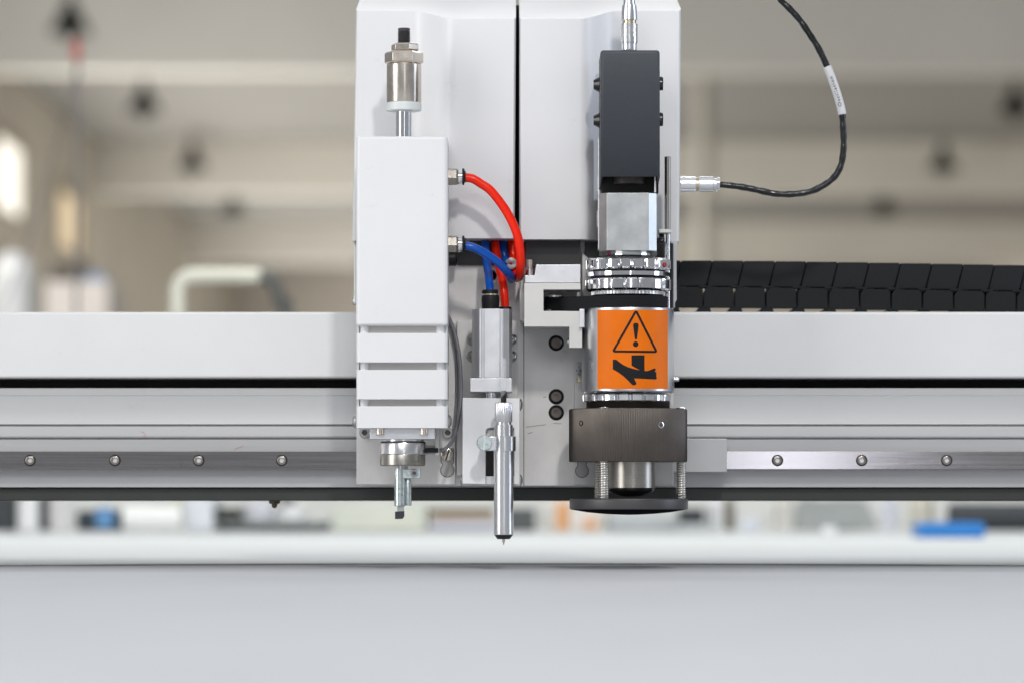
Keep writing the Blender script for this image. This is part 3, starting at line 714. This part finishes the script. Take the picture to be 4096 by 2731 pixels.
# side screws, bottom flange and drive
for xs, sg in ((1792, 1), (1424, -1)):
    xl('side_screw', 1684, 22, [(xs, 28), (xs + sg * 6, 26), (xs + sg * 12, 17), (xs + sg * 15, 8), (xs + sg * 15, 0)], M['steel'], kn, n=28)
box('flange_plate', 1479, 1711.5, 1740, 1755, 10, 50, M['alu'], kn, bevel=0.4)
box('flange_tab', 1740, 1711.5, 1757, 1820, 30, 48, M['anod'], kn, bevel=0.4)
for x in (1520, 1696):
    zl('flange_bolt', x, 8, [(1738, 16), (1736, 17), (1718, 17), (1712, 17)], M['nickel'], kn, n=30)
zl('drive_neck', 1612, 30, [(1774, 84), (1755, 84)], M['alubrush'], kn, n=48)
zl('drive_ring', 1612, 30, [(1816, 91), (1814, 92), (1775, 92), (1770, 90)], M['alubrush'], kn, n=64)
zl('clamp_ring', 1611, 30, [(1862, 88), (1858, 91), (1820, 91), (1817, 90)], M['stainless'], kn, n=64)
zl('o_ring', 1612, 30, [(1771, 88), (1769, 90), (1766, 90), (1764, 86)], M['black'], kn, n=48)
zl('shank', 1611, 30, [(1874, 20), (1860, 20)], M['steel'], kn, n=24)
box('blade_clamp', 1580, 1873, 1683, 1912, 24, 34, M['zinc'], kn, bevel=0.5)
bolt('clamp_screw', 1657, 1891, 24, 16, M['chrome'], kn, 'socket', 1.8)
zl('blade_holder', 1599, 27, [(2022, 20), (2020, 22), (1914, 22), (1872, 21)], M['zinc'], kn, n=32)
zl('holder_pin', 1632, 29, [(2020, 13), (2018, 14), (1928, 14), (1912, 10)], M['zinc'], kn, n=24)
box('blade_shank', 1589, 2020, 1616, 2046, 26, 28, M['steel'], kn, bevel=0.15)
prism('blade', [(1580, 2044), (1617, 2042), (1617, 2064), (1610, 2073), (1580, 2074)], 24.5, 29.5, M['carbide'], kn, bevel=0.2)
# sensor holder with cable
sn = box('sensor_bracket', 1703, 1779, 1755, 1818, 34, 44, M['anod'], kn, bevel=0.3)
box('sensor_body', 1704, 1790, 1753, 1809, 29, 33.9, M['black'], kn, bevel=0.3)
o = hose('sensor_cable', [(1752, 1801, 32), (1776, 1797, 32), (1802, 1772, 36), (1822, 1730, 45), (1836, 1660, 55), (1844, 1570, 62), (1842, 1470, 66), (1832, 1390, 70), (1812, 1310, 74), (1780, 1240, 76)], 7.5, M['greycable'])
tag(o, 'thicker grey sensor cable hanging in an arc right of the white knife tool', 'cable')
o = hose('signal_cable', [(1815, 1716, 70), (1822, 1660, 72), (1829, 1570, 74), (1828, 1470, 75), (1816, 1380, 76), (1796, 1300, 77), (1770, 1240, 78)], 5, M['greycable'], sides=12)
tag(o, 'thinner grey cable running behind the arc of the sensor cable', 'cable')

# ================================================================== PEN MODULE (middle)
pn = thing('pen_tool', 'slim silver pen in a white bracket below a small aluminium air cylinder', 'tool module', P(2014, 2178, 20))
cyx = [(1888, 60), (1888, 38), (1899, 26), (1918, 22), (1927, 22), (1927, 26), (1937, 26), (1937, 22), (2000, 22), (2000, 27), (2013, 27), (2013, 22), (2037, 24), (2049, 36), (2049, 60)]
bm = bmesh.new(); add_plan(bm, [(P(x, 1370, 30).x, Y / 1000) for x, Y in cyx], P(1970, 1236, 25).z, P(1970, 1510, 25).z)
link('air_cylinder', bm, M['alu'], pn, smooth=20, bevel=0.2)
box('cylinder_flange', 1880, 1510.5, 2048, 1566, 20, 60, M['alu'], pn, bevel=0.5)
zl('piston_rod', 1964, 40, [(1600, 20), (1566, 20)], M['chrome'], pn, n=32)
for x in (1897, 2040):
    for y in (1358, 1425): bolt('cylinder_screw', x + (-7 if x < 1950 else 5), y, 79.9, 24, M['steel'], pn, 'dome', 4)
zl('push_fitting', 1962, 36, [(1240, 33), (1225, 35), (1200, 37), (1184, 35), (1182, 33)], M['black'], pn, n=36)
zl('fitting_ring', 1962, 36, [(1183, 31), (1176, 31)], M['nickel'], pn, n=36)
zl('release_collar', 1960, 36, [(1176, 30), (1174, 33), (1166, 33), (1160, 30), (1160, 20)], M['black'], pn, n=36)
zl('push_fitting', 2020, 50, [(1240, 26), (1228, 26)], M['black'], pn, n=36)
# white bracket with central slot
br = [(1850, 1589), (2079, 1591), (2079, 1935), (2057, 1935), (2057, 1712), (2048, 1705), (1955, 1711), (1947, 1714), (1944, 1722), (1943, 1935), (1850, 1933)]
prism('bracket', br, 24, 26.5, M['white'], pn, bevel=0.6, seg=3)
box('bracket_side', 1850.5, 1590, 1857, 1933, 26.6, 70, M['white'], pn, bevel=0.3)
box('bracket_side', 2071, 1592, 2078.5, 1933, 26.6, 70, M['white'], pn, bevel=0.3)
box('slide_block', 1938, 1714, 2062, 1780, 29, 60, M['bracket'], pn, bevel=0.4)
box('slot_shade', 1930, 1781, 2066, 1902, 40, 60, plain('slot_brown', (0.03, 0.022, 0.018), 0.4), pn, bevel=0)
box('lower_block', 1935, 1903, 2066, 1936, 30, 60, M['alu'], pn, bevel=0.3)
for xs, yy, sg in ((2080, 1617, 1), (2080, 1918, 1), (1849, 1918, -1)):
    xl('bracket_screw', yy, 45, [(xs, 24), (xs + sg * 4, 23), (xs + sg * 9, 14), (xs + sg * 11, 6), (xs + sg * 11, 0)], M['steel'], pn, n=28)
# pen
pcx = 2014.5; PY = 6
zl('pen_barrel', pcx, PY, [(2136, 38), (2134, 39.5), (1800, 39.5)], M['alubrush'], pn, n=64)
zl('pen_shoulder', pcx, PY, [(1745, 37.5), (1700, 36.5), (1697, 35), (1696, 31), (1686, 31)], M['alubrush'], pn, n=56)
zl('knurled_cap', pcx, PY, [(1687, 32), (1684, 34.5), (1613, 34.5), (1609, 32)], M['alubrush'], pn, n=34 * 6,
   mod=lambda th, k: 1 - 0.045 * (0.5 + 0.5 * cos(th * 34)), smooth=60)
zl('pen_nose', pcx, PY, [(2154, 25), (2137, 38)], M['blackgloss'], pn, n=48)
zl('pen_point', pcx, PY, [(2178, 0.8), (2166, 4.5), (2163, 5.8), (2153, 6)], M['nickel'], pn, n=20)
zl('refill_stub', pcx, PY, [(1610, 11.5), (1562, 11)], M['black'], pn, n=24)
zl('clear_refill', pcx - 1, PY, [(1610, 9), (1561, 12.5), (1500, 12.5), (1433, 12), (1431, 8)], M['clear'], pn, n=24)
zl('clamp_band', 2017, PY, [(1803, 45), (1801, 46.5), (1746, 46.5), (1743, 45)], M['chrome'] and M['alubrush'], pn, n=64)
prism('clamp_ear', rounded(1928, 1744, 1985, 1801, 6), -3, 12, M['alubrush'], pn, bevel=0.5)
bolt('thumb_screw', 1938, 1770, -3.1, 31, M['zinc'], pn, 'flat', 3.2)
prism('screw_slot', [(1937, 1740), (1943, 1740), (1938, 1800), (1932, 1800)], -6.5, -6.2, plain('slot_pale', (0.62, 0.75, 0.72), 0.4, 0.6), pn, bevel=0)

# ================================================================== SPINDLE (right)
AXX = 2512.5; AY = 34
sp = thing('spindle_tool', 'right-hand milling spindle with dark motor cap, chrome rings, orange label and presser disc', 'spindle', P(2515, 2052, AY))
# motor cap: folded sheet shell open below
cap = bmesh.new()
a = P(2402, 201, -4); b = P(2640, 707, -4); d0 = -0.004; d1 = 0.052
outl = [(a.x, d1), (a.x, d0), (b.x, d0), (b.x, d1)]
tt = 0.0022
def side(bm, x0, x1, y0, y1, z0, z1): add_hull(bm, (x0, y0, z0), (x1, y1, z1))
add_hull(cap, (a.x, d0, b.z), (b.x, d1, a.z))
# open the bottom: delete bottom face, give the sheet its thickness
bmesh.ops.recalc_face_normals(cap, faces=cap.faces)
bf = [f for f in cap.faces if f.normal.z < -.9]; bmesh.ops.delete(cap, geom=bf, context='FACES')
for v in cap.verts:
    if v.co.z < b.z + 1e-5 and v.co.y > 0.01: v.co.z -= 0.0065
o = link('motor_cap', cap, M['charcoal'], sp, smooth=40)
md = o.modifiers.new('edge', 'BEVEL'); md.width = 0.0022; md.segments = 4; md.limit_method = 'ANGLE'; md.angle_limit = radians(50)
md = o.modifiers.new('sheet', 'SOLIDIFY'); md.thickness = 0.0016; md.offset = -1
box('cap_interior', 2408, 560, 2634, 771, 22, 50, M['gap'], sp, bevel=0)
zl('motor_can', 2518, 22, [(740, 60), (738, 64), (560, 64)], plain('motor_brown', (0.06, 0.05, 0.047), 0.5), sp, n=40)
for y in (340, 483):
    xl('cap_knob', y, 24, [(2403, 31), (2397, 31), (2376, 20), (2374, 19), (2374, 0)], M['blackgloss'], sp, n=32)
    xl('cap_knob', y - 4, 24, [(2638, 28), (2648, 28), (2652, 26), (2652, 0)], M['blackgloss'], sp, n=32)
# ground steel block with chamfered corners
bk = [(2428, 2), (2594, 2), (2627, 8.2), (2627, 66), (2397, 66), (2397, 8)]
bm = bmesh.new(); add_plan(bm, [(P(x, 880, Y).x, Y / 1000) for x, Y in bk], P(2512, 772, 2).z, P(2512, 1003, 2).z)
link('steel_block', bm, M['steel'], sp, smooth=15, bevel=0.3)
box('block_ear', 2392, 550, 2404, 1000, 45, 62, M['alu'], sp, bevel=0.5)
box('block_lip', 2617, 706, 2624, 771, 14, 30, M['alu'], sp, bevel=0.2)
for y in (698, 842): prism('cover_button', rounded(2388, y, 2396, y + 66, 4), 48, 55, M['white'], sp, bevel=0)
# rings
def flutes(n, depth, width=.4):
    def f(th, k):
        q = (th * n / (2 * pi)) % 1
        return 1 - depth * (sin(pi * q / width) if q < width else 0) * (1 if k in FL else .55)
    return f
FL = (1, 2, 3, 4)
zl('chrome_neck', AXX, AY, [(1030, 86), (1028, 88), (1008, 88), (1000, 84)], M['chrome'], sp, n=20, smooth=10)
zl('neck_flange', AXX, AY, [(1040, 112), (1036, 116), (1030, 110), (1026, 104)], M['steel'], sp, n=64)
zl('fluted_ring', AXX + 2, AY, [(1085, 152), (1083, 160), (1076, 170), (1046, 170), (1040, 164), (1037, 156)], M['chrome'], sp, n=20 * 14, mod=flutes(20, .075), smooth=30)
zl('plain_ring', AXX, AY, [(1111, 160), (1109, 167), (1093, 168), (1091, 162)], M['chrome'], sp, n=96, smooth=30)
zl('fluted_ring', AXX + 1, AY, [(1170, 152), (1168, 160), (1160, 172), (1125, 172), (1120, 168), (1118, 160)], M['ringalu'], sp, n=18 * 14, mod=flutes(18, .07, .34), smooth=30)
zl('ring_gap_shade', AXX, AY, [(1120, 150), (1084, 150)], M['gap'], sp, n=48)  # black core that paints the shadow lines between the rings
zl('toothed_ring', AXX - 1, AY, [(1182, 147), (1168, 147)], M['alu'], sp, n=62 * 4, mod=lambda th, k: 1 - .03 * (((th * 62 / (2 * pi)) % 1) < .5), smooth=15)
al = asin((2660 - AXX) / 176)
cpt = P(2660, 1060, AY - 170 * S(AY) * 1000 * cos(al) - 1.0)
bm = bmesh.new(); dv = Vector((sin(al), -cos(al), 0)); e1 = Vector((cos(al), sin(al), 0))
add_lathe(bm, cpt, (dv, e1, Vector((0, 0, 1))), [(-.002, .0017), (.0004, .0017), (.0006, .0012), (.0006, 0)], 20)
link('red_index', bm, M['reddot'], sp)
# belt: hull of big drum and small pulley
s1 = S(AY); R1 = 160 * s1; c1 = (P(AXX, 1200, AY).x, AY / 1000); R2 = 34 * s1; c2 = (P(2210, 1200, AY + 8).x, (AY + 8) / 1000)
ang = math.atan2(c1[1] - c2[1], c1[0] - c2[0]); dd = sqrt((c1[0] - c2[0]) ** 2 + (c1[1] - c2[1]) ** 2); be = math.acos((R1 - R2) / dd)
pts = []
for k in range(41):
    th = ang + pi + be + (2 * pi - 2 * be) * k / 40 ; pts.append((c1[0] + R1 * cos(th), c1[1] + R1 * sin(th)))
for k in range(13):
    th = ang + pi - be + (2 * be) * k / 12; pts.append((c2[0] + R2 * cos(th), c2[1] + R2 * sin(th)))
bm = bmesh.new(); add_plan(bm, pts, P(AXX, 1181, AY - 28).z, P(AXX, 1241, AY - 28).z)
link('drive_belt', bm, M['rubber'], sp, smooth=35)
zl('belt_pulley', 2215, AY + 8, [(1245, 22), (1243, 38), (1240, 38), (1239, 30), (1188, 30), (1187, 38), (1183, 38), (1180, 30)], M['alubrush'], sp, n=40)
# aluminium spindle body
zl('spindle_body', AXX, AY, [(1571, 176), (1569, 182), (1565, 184.5), (1246, 184.5), (1239, 183), (1236, 177), (1236, 120)], mat('spindle_aluminium', (0.66, 0.67, 0.685), 0.30, 1.0, var=0.03, vscale=60, bump=0.03), sp, n=96, smooth=30)
body = [o for o in COL.objects if o.name.startswith('spindle_body')][0]
RB = 184.5
def onbody(x, y, lift):
    r = RB * S(AY) * 1000 + lift
    q = max(-1, min(1, (x - AXX) / RB)); al_ = asin(q)
    Y = AY - r * cos(al_)
    p = P(x, y, Y); xc = P(AXX, y, AY).x
    return Vector((xc + r / 1000 * sin(al_), Y / 1000, p.z))
def sheet(name, x0, y0, x1, y1, lift, m, parent, nx=32, ny=4):
    bm = bmesh.new(); g = [[bm.verts.new(onbody(x0 + (x1 - x0) * i / nx, y0 + (y1 - y0) * j / ny, lift)) for i in range(nx + 1)] for j in range(ny + 1)]
    for j in range(ny):
        for i in range(nx): bm.faces.new((g[j][i], g[j][i + 1], g[j + 1][i + 1], g[j + 1][i]))
    return link(name, bm, m, parent, smooth=60)
lab = sheet('warning_label', 2387, 1240, 2667, 1554, 0.14, M['orange'], body)
def zz(x, y): return (2300 + x / 3.136, 1200 + y / 3.136)
def densify(poly, step=5):
    out = []
    for i, a_ in enumerate(poly):
        b_ = poly[(i + 1) % len(poly)]; L = math.dist(a_, b_); k = max(1, int(L / step))
        for j in range(k): out.append((a_[0] + (b_[0] - a_[0]) * j / k, a_[1] + (b_[1] - a_[1]) * j / k))
    return out
def inside(p, poly):
    c_ = False; n = len(poly)
    for i in range(n):
        (x1, y1), (x2, y2) = poly[i], poly[(i + 1) % n]
        if (y1 > p[1]) != (y2 > p[1]) and p[0] < (x2 - x1) * (p[1] - y1) / (y2 - y1) + x1: c_ = not c_
    return c_
def decal(name, poly, m, parent, lift=0.26):
    poly = densify([zz(*q) for q in poly]); n = len(poly)
    xs = [q[0] for q in poly]; ys = [q[1] for q in poly]; extra = []
    x = min(xs) + 4
    while x < max(xs):
        y = min(ys) + 4
        while y < max(ys):
            if inside((x, y), poly) and min(math.dist((x, y), q) for q in poly) > 2.5: extra.append((x, y))
            y += 9
        x += 6
    vs, es, fs, *_ = delaunay_2d_cdt([Vector(q) for q in poly + extra], [], [list(range(n))], 1, 1e-4)
    bm = bmesh.new(); bv = [bm.verts.new(onbody(v.x, v.y, lift)) for v in vs]
    for f in fs: bm.faces.new([bv[i] for i in f])
    return link(name, bm, m, parent, smooth=60)
def ring_decal(name, verts, rad, width, m, parent, lift=0.26):
    # closed rounded polyline of given width
    path = []
    n = len(verts)
    for i in range(n):
        p0, p1, p2 = Vector(verts[i - 1]), Vector(verts[i]), Vector(verts[(i + 1) % n])
        u = (p0 - p1).normalized(); v = (p2 - p1).normalized(); h = u.angle(v) / 2
        L = rad / math.tan(h); A = p1 + u * L; B = p1 + v * L; Cc = p1 + (u + v).normalized() * (rad / sin(h))
        a0 = math.atan2(A.y - Cc.y, A.x - Cc.x); a1 = math.atan2(B.y - Cc.y, B.x - Cc.x); da = (a1 - a0 + pi) % (2 * pi) - pi
        for k in range(7): path.append((Cc.x + rad * cos(a0 + da * k / 6), Cc.y + rad * sin(a0 + da * k / 6)))
    path = densify(path, 12); m_ = len(path); bm = bmesh.new(); rows = []
    for i in range(m_):
        a_ = Vector(path[i - 1]); b_ = Vector(path[(i + 1) % m_]); tn = (b_ - a_).normalized(); nn = Vector((-tn.y, tn.x)); q = Vector(path[i])
        rows.append([bm.verts.new(onbody(*zz(*(q + nn * s_ * width / 2)), lift)) for s_ in (-1, 0, 1)])
    for i in range(m_):
        A = rows[i]; B = rows[(i + 1) % m_]
        for k in range(2): bm.faces.new((A[k], B[k], B[k + 1], A[k + 1]))
    return link(name, bm, m, parent, smooth=60)
ring_decal('warning_triangle', [(747, 137), (466, 642), (1004, 648)], 12, 28, M['ink'], lab)
decal('exclamation_mark', [(711, 315), (716, 300), (730, 291), (747, 289), (764, 292), (775, 302), (779, 318), (759, 485), (755, 493), (746, 496), (738, 493), (733, 485)], M['ink'], lab)
decal('exclamation_dot', [(743 + 34 * cos(2 * pi * k / 28), 553 + 34 * sin(2 * pi * k / 28)) for k in range(28)], M['ink'], lab)
decal('crushed_hand', [(462, 746), (470, 743), (502, 743), (545, 778), (590, 810), (640, 835), (700, 855), (760, 870), (798, 876), (740, 846), (692, 818), (692, 690), (852, 688), (852, 885),
      (885, 886), (920, 876), (960, 858), (985, 853), (993, 860), (993, 872), (985, 886), (978, 894), (994, 897), (1002, 906), (1000, 918), (1003, 932), (999, 950), (1006, 966), (1004, 984), (996, 991),
      (965, 990), (860, 984), (722, 978), (732, 1000), (750, 1034), (752, 1046), (744, 1057), (724, 1064), (706, 1062), (690, 1050), (640, 996), (592, 950), (530, 904), (462, 863)], M['ink'], lab)
# clamp bracket (C shape) left of the body
def z4(x, y): return (2040 + x / 1.96, 700 + y / 1.96)
cb = [(112, 849), (553, 849), (553, 900), (263, 900), (263, 1066), (553, 1069), (566, 1075), (566, 1353), (465, 1353), (465, 1190), (112, 1189)]
prism('clamp_bracket', [z4(*q) for q in cb], 20, 60, M['bracket'], sp, bevel=0.25)
prism('bracket_block', [z4(*q) for q in [(118, 788), (193, 788), (203, 704), (553, 702), (553, 847), (118, 847)]], 36, 76, M['alu'], sp, bevel=0.4)
zl('block_bolt', 2118, 44, [(1102, 15), (1100, 16), (1080, 16), (1078, 15)], M['chrome'], sp, n=28)
zl('bolt_sleeve', 2118, 48, [(1078, 14), (1040, 14)], M['nickel'], sp, n=20)
prism('motor_side', [z4(*q) for q in [(120, 500), (552, 500), (552, 701), (205, 701), (195, 720), (120, 720)]], 70, 80, M['dark_bracket_shade'], sp, bevel=0.4)
prism('bracket_rear', [z4(*q) for q in [(75, 830), (112, 815), (112, 1150), (75, 1142)]], 62, 80, M['anod'], sp, bevel=0.3)
xl('bracket_screw', 1369, 40, [(2278, 17), (2270, 17), (2266, 13), (2265, 0)], M['steel'], sp, n=24)
box('body_clamp', 2318, 1236, 2338, 1310, 16, 34, M['alu'], sp, bevel=0.4)
# guide rod and lead screw at right
zl('guide_rod', 2671, 40, [(920, 12.5), (630, 12.5), (628, 11)], M['stainless'], sp, n=28)
box('rod_cap', 2636, 917, 2685, 932, 34, 52, M['bracket'], sp, bevel=0.3)
zl('lower_rod', 2672, 48, [(1240, 8), (930, 8)], M['chrome'], sp, n=24)
xl('rod_stop', 955, 46, [(2636, 19), (2640, 20), (2654, 20), (2656, 17)], M['blackgloss'], sp, n=24)
th = []
y = 1234
while y > 978: th += [(y, 8.5), (y - 2.6, 6), (y - 5.2, 8.5)]; y -= 5.4
zl('lead_screw', 2687, 52, th, M['darkdisc'], sp, n=20, smooth=10)
xl('locating_pin', 1516, AY + 12, [(2690, 9), (2713, 9), (2716, 7)], M['chrome'], sp, n=20)
# lower locking ring, threads, knurled collar
zl('lock_ring', AXX - 5, AY, [(1606, 166), (1603, 175), (1581, 176), (1577, 172), (1576, 165)], M['ringalu'], sp, n=20 * 14, mod=flutes(20, .07, .36), smooth=30)
th = [(1638, 168)]
for k in range(6): th += [(1636 - k * 5.5, 170), (1633 - k * 5.5, 165)]
zl('thread', AXX, AY, th, M['darkanod'], sp, n=72, smooth=12)
NK = 214
zl('knurled_collar', AXX, AY, [(1846, 150), (1846, 233), (1843, 236.5), (1639, 236.5), (1635, 233), (1635, 165)], M['darkanod'], sp, n=NK * 4,
   mod=lambda th_, k: 1 - (.016 * (0.5 + 0.5 * cos(th_ * NK)) if k in (2, 3) else 0), smooth=80)
collar = [o for o in COL.objects if o.name.startswith('knurled_collar')][0]
def radial_screw(x, y, r, m, name):
    al_ = asin((x - AXX) / 237); dv_ = Vector((sin(al_), -cos(al_), 0)); e_ = Vector((cos(al_), sin(al_), 0))
    rr = 236.5 * S(AY); base = P(x, y, AY - rr * 1000 * cos(al_)); cc = Vector((P(AXX, y, AY).x + rr * sin(al_), AY / 1000 - rr * cos(al_), base.z))
    R = r * S(AY); bm = bmesh.new()
    add_lathe(bm, cc, (dv_, e_, Vector((0, 0, 1))), [(-.002, R), (.0002, R), (.0003, R * .8), (-.0012, R * .6), (-.0012, 0)], 24)
    link(name, bm, m, collar)
radial_screw(2637, 1698, 12.5, M['chrome'], 'set_screw'); radial_screw(2321, 1691, 11, M['blackgloss'], 'set_screw')
for al_ in (-28.4, 91.6, 211.6):
    al_ = radians(al_); s_ = S(AY); bx = P(AXX, 1800, AY).x + 212 * s_ * sin(al_); by = AY / 1000 - 212 * s_ * cos(al_)
    z1 = P(AXX, 1840, by * 1000).z; z0 = P(AXX, 1994, by * 1000).z; zt = P(AXX, 1633, by * 1000).z
    bm = bmesh.new(); add_lathe(bm, Vector((bx, by, 0)), 'z', [(z0 - .001, 14 * s_), (z1, 14 * s_)], 24); rd = link('guide_post', bm, M['stainless'], sp)
    bm = bmesh.new(); helix(bm, Vector((bx, by, 0)), 17 * s_, 3.6 * s_, z0, z1, 16); link('spring', bm, M['spring'], rd, smooth=60)
    bm = bmesh.new(); add_lathe(bm, Vector((bx, by, 0)), 'z', [(zt - .004, 20 * s_), (zt + .0006, 20 * s_), (zt + .0012, 14 * s_), (zt + .0014, 0)], 24); link('post_head', bm, M['chrome'], sp)
zl('nozzle', 2528, AY, [(1952, 91), (1949, 93), (1840, 93)], M['stainless'], sp, n=64)
zl('nozzle_cap', 2524, AY, [(1984, 20), (1981, 45), (1974, 68), (1966, 84), (1959, 91), (1953, 92), (1952, 91)], M['blackgloss'], sp, n=64, smooth=50)
zl('presser_disc', 2515, AY, [(2035, 80), (2035, 234), (2033, 236), (2030, 237), (1998, 237), (1993, 234), (1993, 80)], M['darkdisc'], sp, n=96, smooth=25)
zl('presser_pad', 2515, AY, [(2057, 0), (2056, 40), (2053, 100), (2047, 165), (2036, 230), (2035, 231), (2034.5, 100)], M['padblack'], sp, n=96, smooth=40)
# plug on top of the motor cap
def plug(o_parent, seq):
    for nm, ax_, pts, m, kw in seq: zl(nm, 2517, 22, pts, m, o_parent, **kw)
pg = thing('cable_plug', 'silver cable plug standing upright on the dark motor cap', 'plug', P(2517, 200, 22))
plugm = mat('plug_aluminium', (0.80, 0.81, 0.83), 0.22, 1.0, var=0.02)
zl('nut', 2517, 22, [(202, 31), (175, 31), (174, 33.5), (164, 34), (150, 34)], plugm, pg, n=40)
zl('grip', 2517, 22, [(166, 34), (98, 34), (97, 32)], plugm, pg, n=16 * 8, mod=lambda th_, k: 1 - .07 * (((th_ * 16 / (2 * pi)) % 1) < .22), smooth=20)
for y in (112, 134, 152): zl('groove', 2517, 22, [(y + 1.5, 33.4), (y + 1, 34.6), (y - 1, 34.6), (y - 1.5, 33.4)], plugm, pg, n=40)
zl('gold_band', 2517, 22, [(97, 28), (84, 28)], M['brass'], pg, n=32)
zl('shell', 2517, 22, [(84, 31), (82, 33), (45, 31), (22, 28), (20, 24), (4, 23), (2, 27), (-60, 26), (-64, 20)], plugm, pg, n=40)

# ================================================================== HOSES
o = hose('red_air_hose', [(1856, 711, 24), (1890, 716, 24), (1924, 736, 24), (1965, 766, 24), (2018, 835, 24), (2053, 899, 24), (2073, 955, 25), (2082, 1016, 28), (2083, 1067, 34),
                          (2079, 1100, 44), (2069, 1112, 58), (2058, 1085, 70), (2052, 1030, 78), (2048, 970, 82), (2046, 900, 100)], 18, M['red'])
tag(o, 'bright red air hose looping from the upper fitting of the knife tool', 'hose')
o = hose('blue_air_hose', [(1853, 982, 24), (1891, 990, 24), (1937, 1013, 25), (1988, 1047, 28), (2023, 1083, 34), (2043, 1108, 44), (2046, 1118, 56), (2038, 1090, 68), (2024, 1040, 76), (2012, 990, 80), (2006, 920, 100)], 17, M['blue'])
tag(o, 'blue air hose curving down from the lower fitting of the knife tool', 'hose')
o = hose('dark_blue_hose', [(1960, 1200, 36), (1959, 1160, 37), (1955, 1108, 44), (1947, 1047, 58), (1941, 980, 72), (1938, 900, 100)], 17, M['blue'])
tag(o, 'blue hose rising straight from the black fitting on the air cylinder', 'hose')
o = hose('dark_red_hose', [(2020, 1236, 50), (2016, 1170, 50), (2006, 1110, 54), (1992, 1052, 62), (1982, 985, 74), (1976, 900, 100)], 17, M['red'])
tag(o, 'red hose in shade entering the air cylinder beside the blue one', 'hose')
o = hose('cable_tie', [(2030, 1048, 66), (2044, 1040, 62), (2056, 1046, 64), (2058, 1062, 66), (2046, 1070, 62), (2032, 1064, 64)], 9, M['nylon'], sides=10)
tag(o, 'white nylon tie bundling the blue and red hoses', 'cable tie')

# ================================================================== BLACK CABLE with printed sleeve and connector
def z1(x, y): return (2640 + x / 1.96, y / 1.96)
CY = 100
cpts = [(930, -60), (945, 0), (1020, 75), (1100, 165), (1170, 268), (1240, 378), (1310, 525), (1372, 690), (1410, 815), (1428, 900), (1435, 1000), (1440, 1100), (1436, 1200), (1418, 1300), (1370, 1385), (1290, 1450),
        (1180, 1502), (1050, 1522), (920, 1522), (800, 1500), (700, 1478), (600, 1462), (462, 1447)]
path = catmull([P(*z1(*q), CY) for q in cpts], 12)
bm = bmesh.new(); rr = 13 * S(CY)
add_tube(bm, path, rr, 20, lambda t_: 1 + .05 * sin(t_ * 170) + .04 * sin(t_ * 83))
cb_ = link('black_cable', bm, M['cable'], None, smooth=60)
tag(cb_, 'glossy black cable looping up from the side connector with a white printed sleeve', 'cable')
i0, i1 = 6 * 12 + 0, 9 * 12
sl = path[i0:i1 + 1]
bm = bmesh.new(); add_tube(bm, sl, 17 * S(CY), 24, lambda t_: 1 if .02 < t_ < .98 else .96); link('printed_sleeve', bm, M['sleeve'], cb_, smooth=60)
# text follows the sleeve, reading upwards
bm = text_mesh('Oscillation', 0.0034, 0.00003)
wid = max(v.co.x for v in bm.verts) - min(v.co.x for v in bm.verts); acc = [0]
for a_, b_ in zip(sl, sl[1:]): acc.append(acc[-1] + (b_ - a_).length)
tot = acc[-1]
for v in bm.verts:
    u = v.co.x * (0.62 * tot / wid); s_ = tot * 0.53 - u          # bottom -> top
    i = max(k for k in range(len(acc) - 1) if acc[k] <= max(0, s_)); f_ = (s_ - acc[i]) / (acc[i + 1] - acc[i])
    p = sl[i].lerp(sl[i + 1], f_); T = (sl[i + 1] - sl[i]).normalized()
    side_ = Vector((T.z, 0, -T.x))            # to the right of the downward path is -side
    lat = v.co.y + 0.0004
    R_ = 17.5 * S(CY)
    v.co = p + side_ * lat + Vector((0, -sqrt(max(0, R_ * R_ - lat ** 2)) - 0.0001, 0))
link('sleeve_print', bm, M['ink'], cb_, smooth=0)
cn = thing('side_connector', 'silver round connector joining the black cable to the cover side', 'connector', P(2790, 737, CY))
xl('grip', 738, CY, [(2722, 31), (2782, 31), (2783, 29)], plugm, cn, n=16 * 8, mod=lambda th_, k: 1 - .06 * (((th_ * 16 / (2 * pi)) % 1) < .22), smooth=20)
for x in (2738, 2758): xl('groove', 738, CY, [(x - 1.5, 30), (x - 1, 31.8), (x + 1, 31.8), (x + 1.5, 30)], plugm, cn, n=40)
xl('gold_band', 738, CY, [(2782, 27), (2796, 27)], M['brass'], cn, n=32)
xl('shell', 738, CY, [(2795, 29), (2797, 31), (2852, 31), (2854, 28), (2855, 25), (2866, 25), (2868, 29), (2878, 28), (2880, 22)], plugm, cn, n=40)
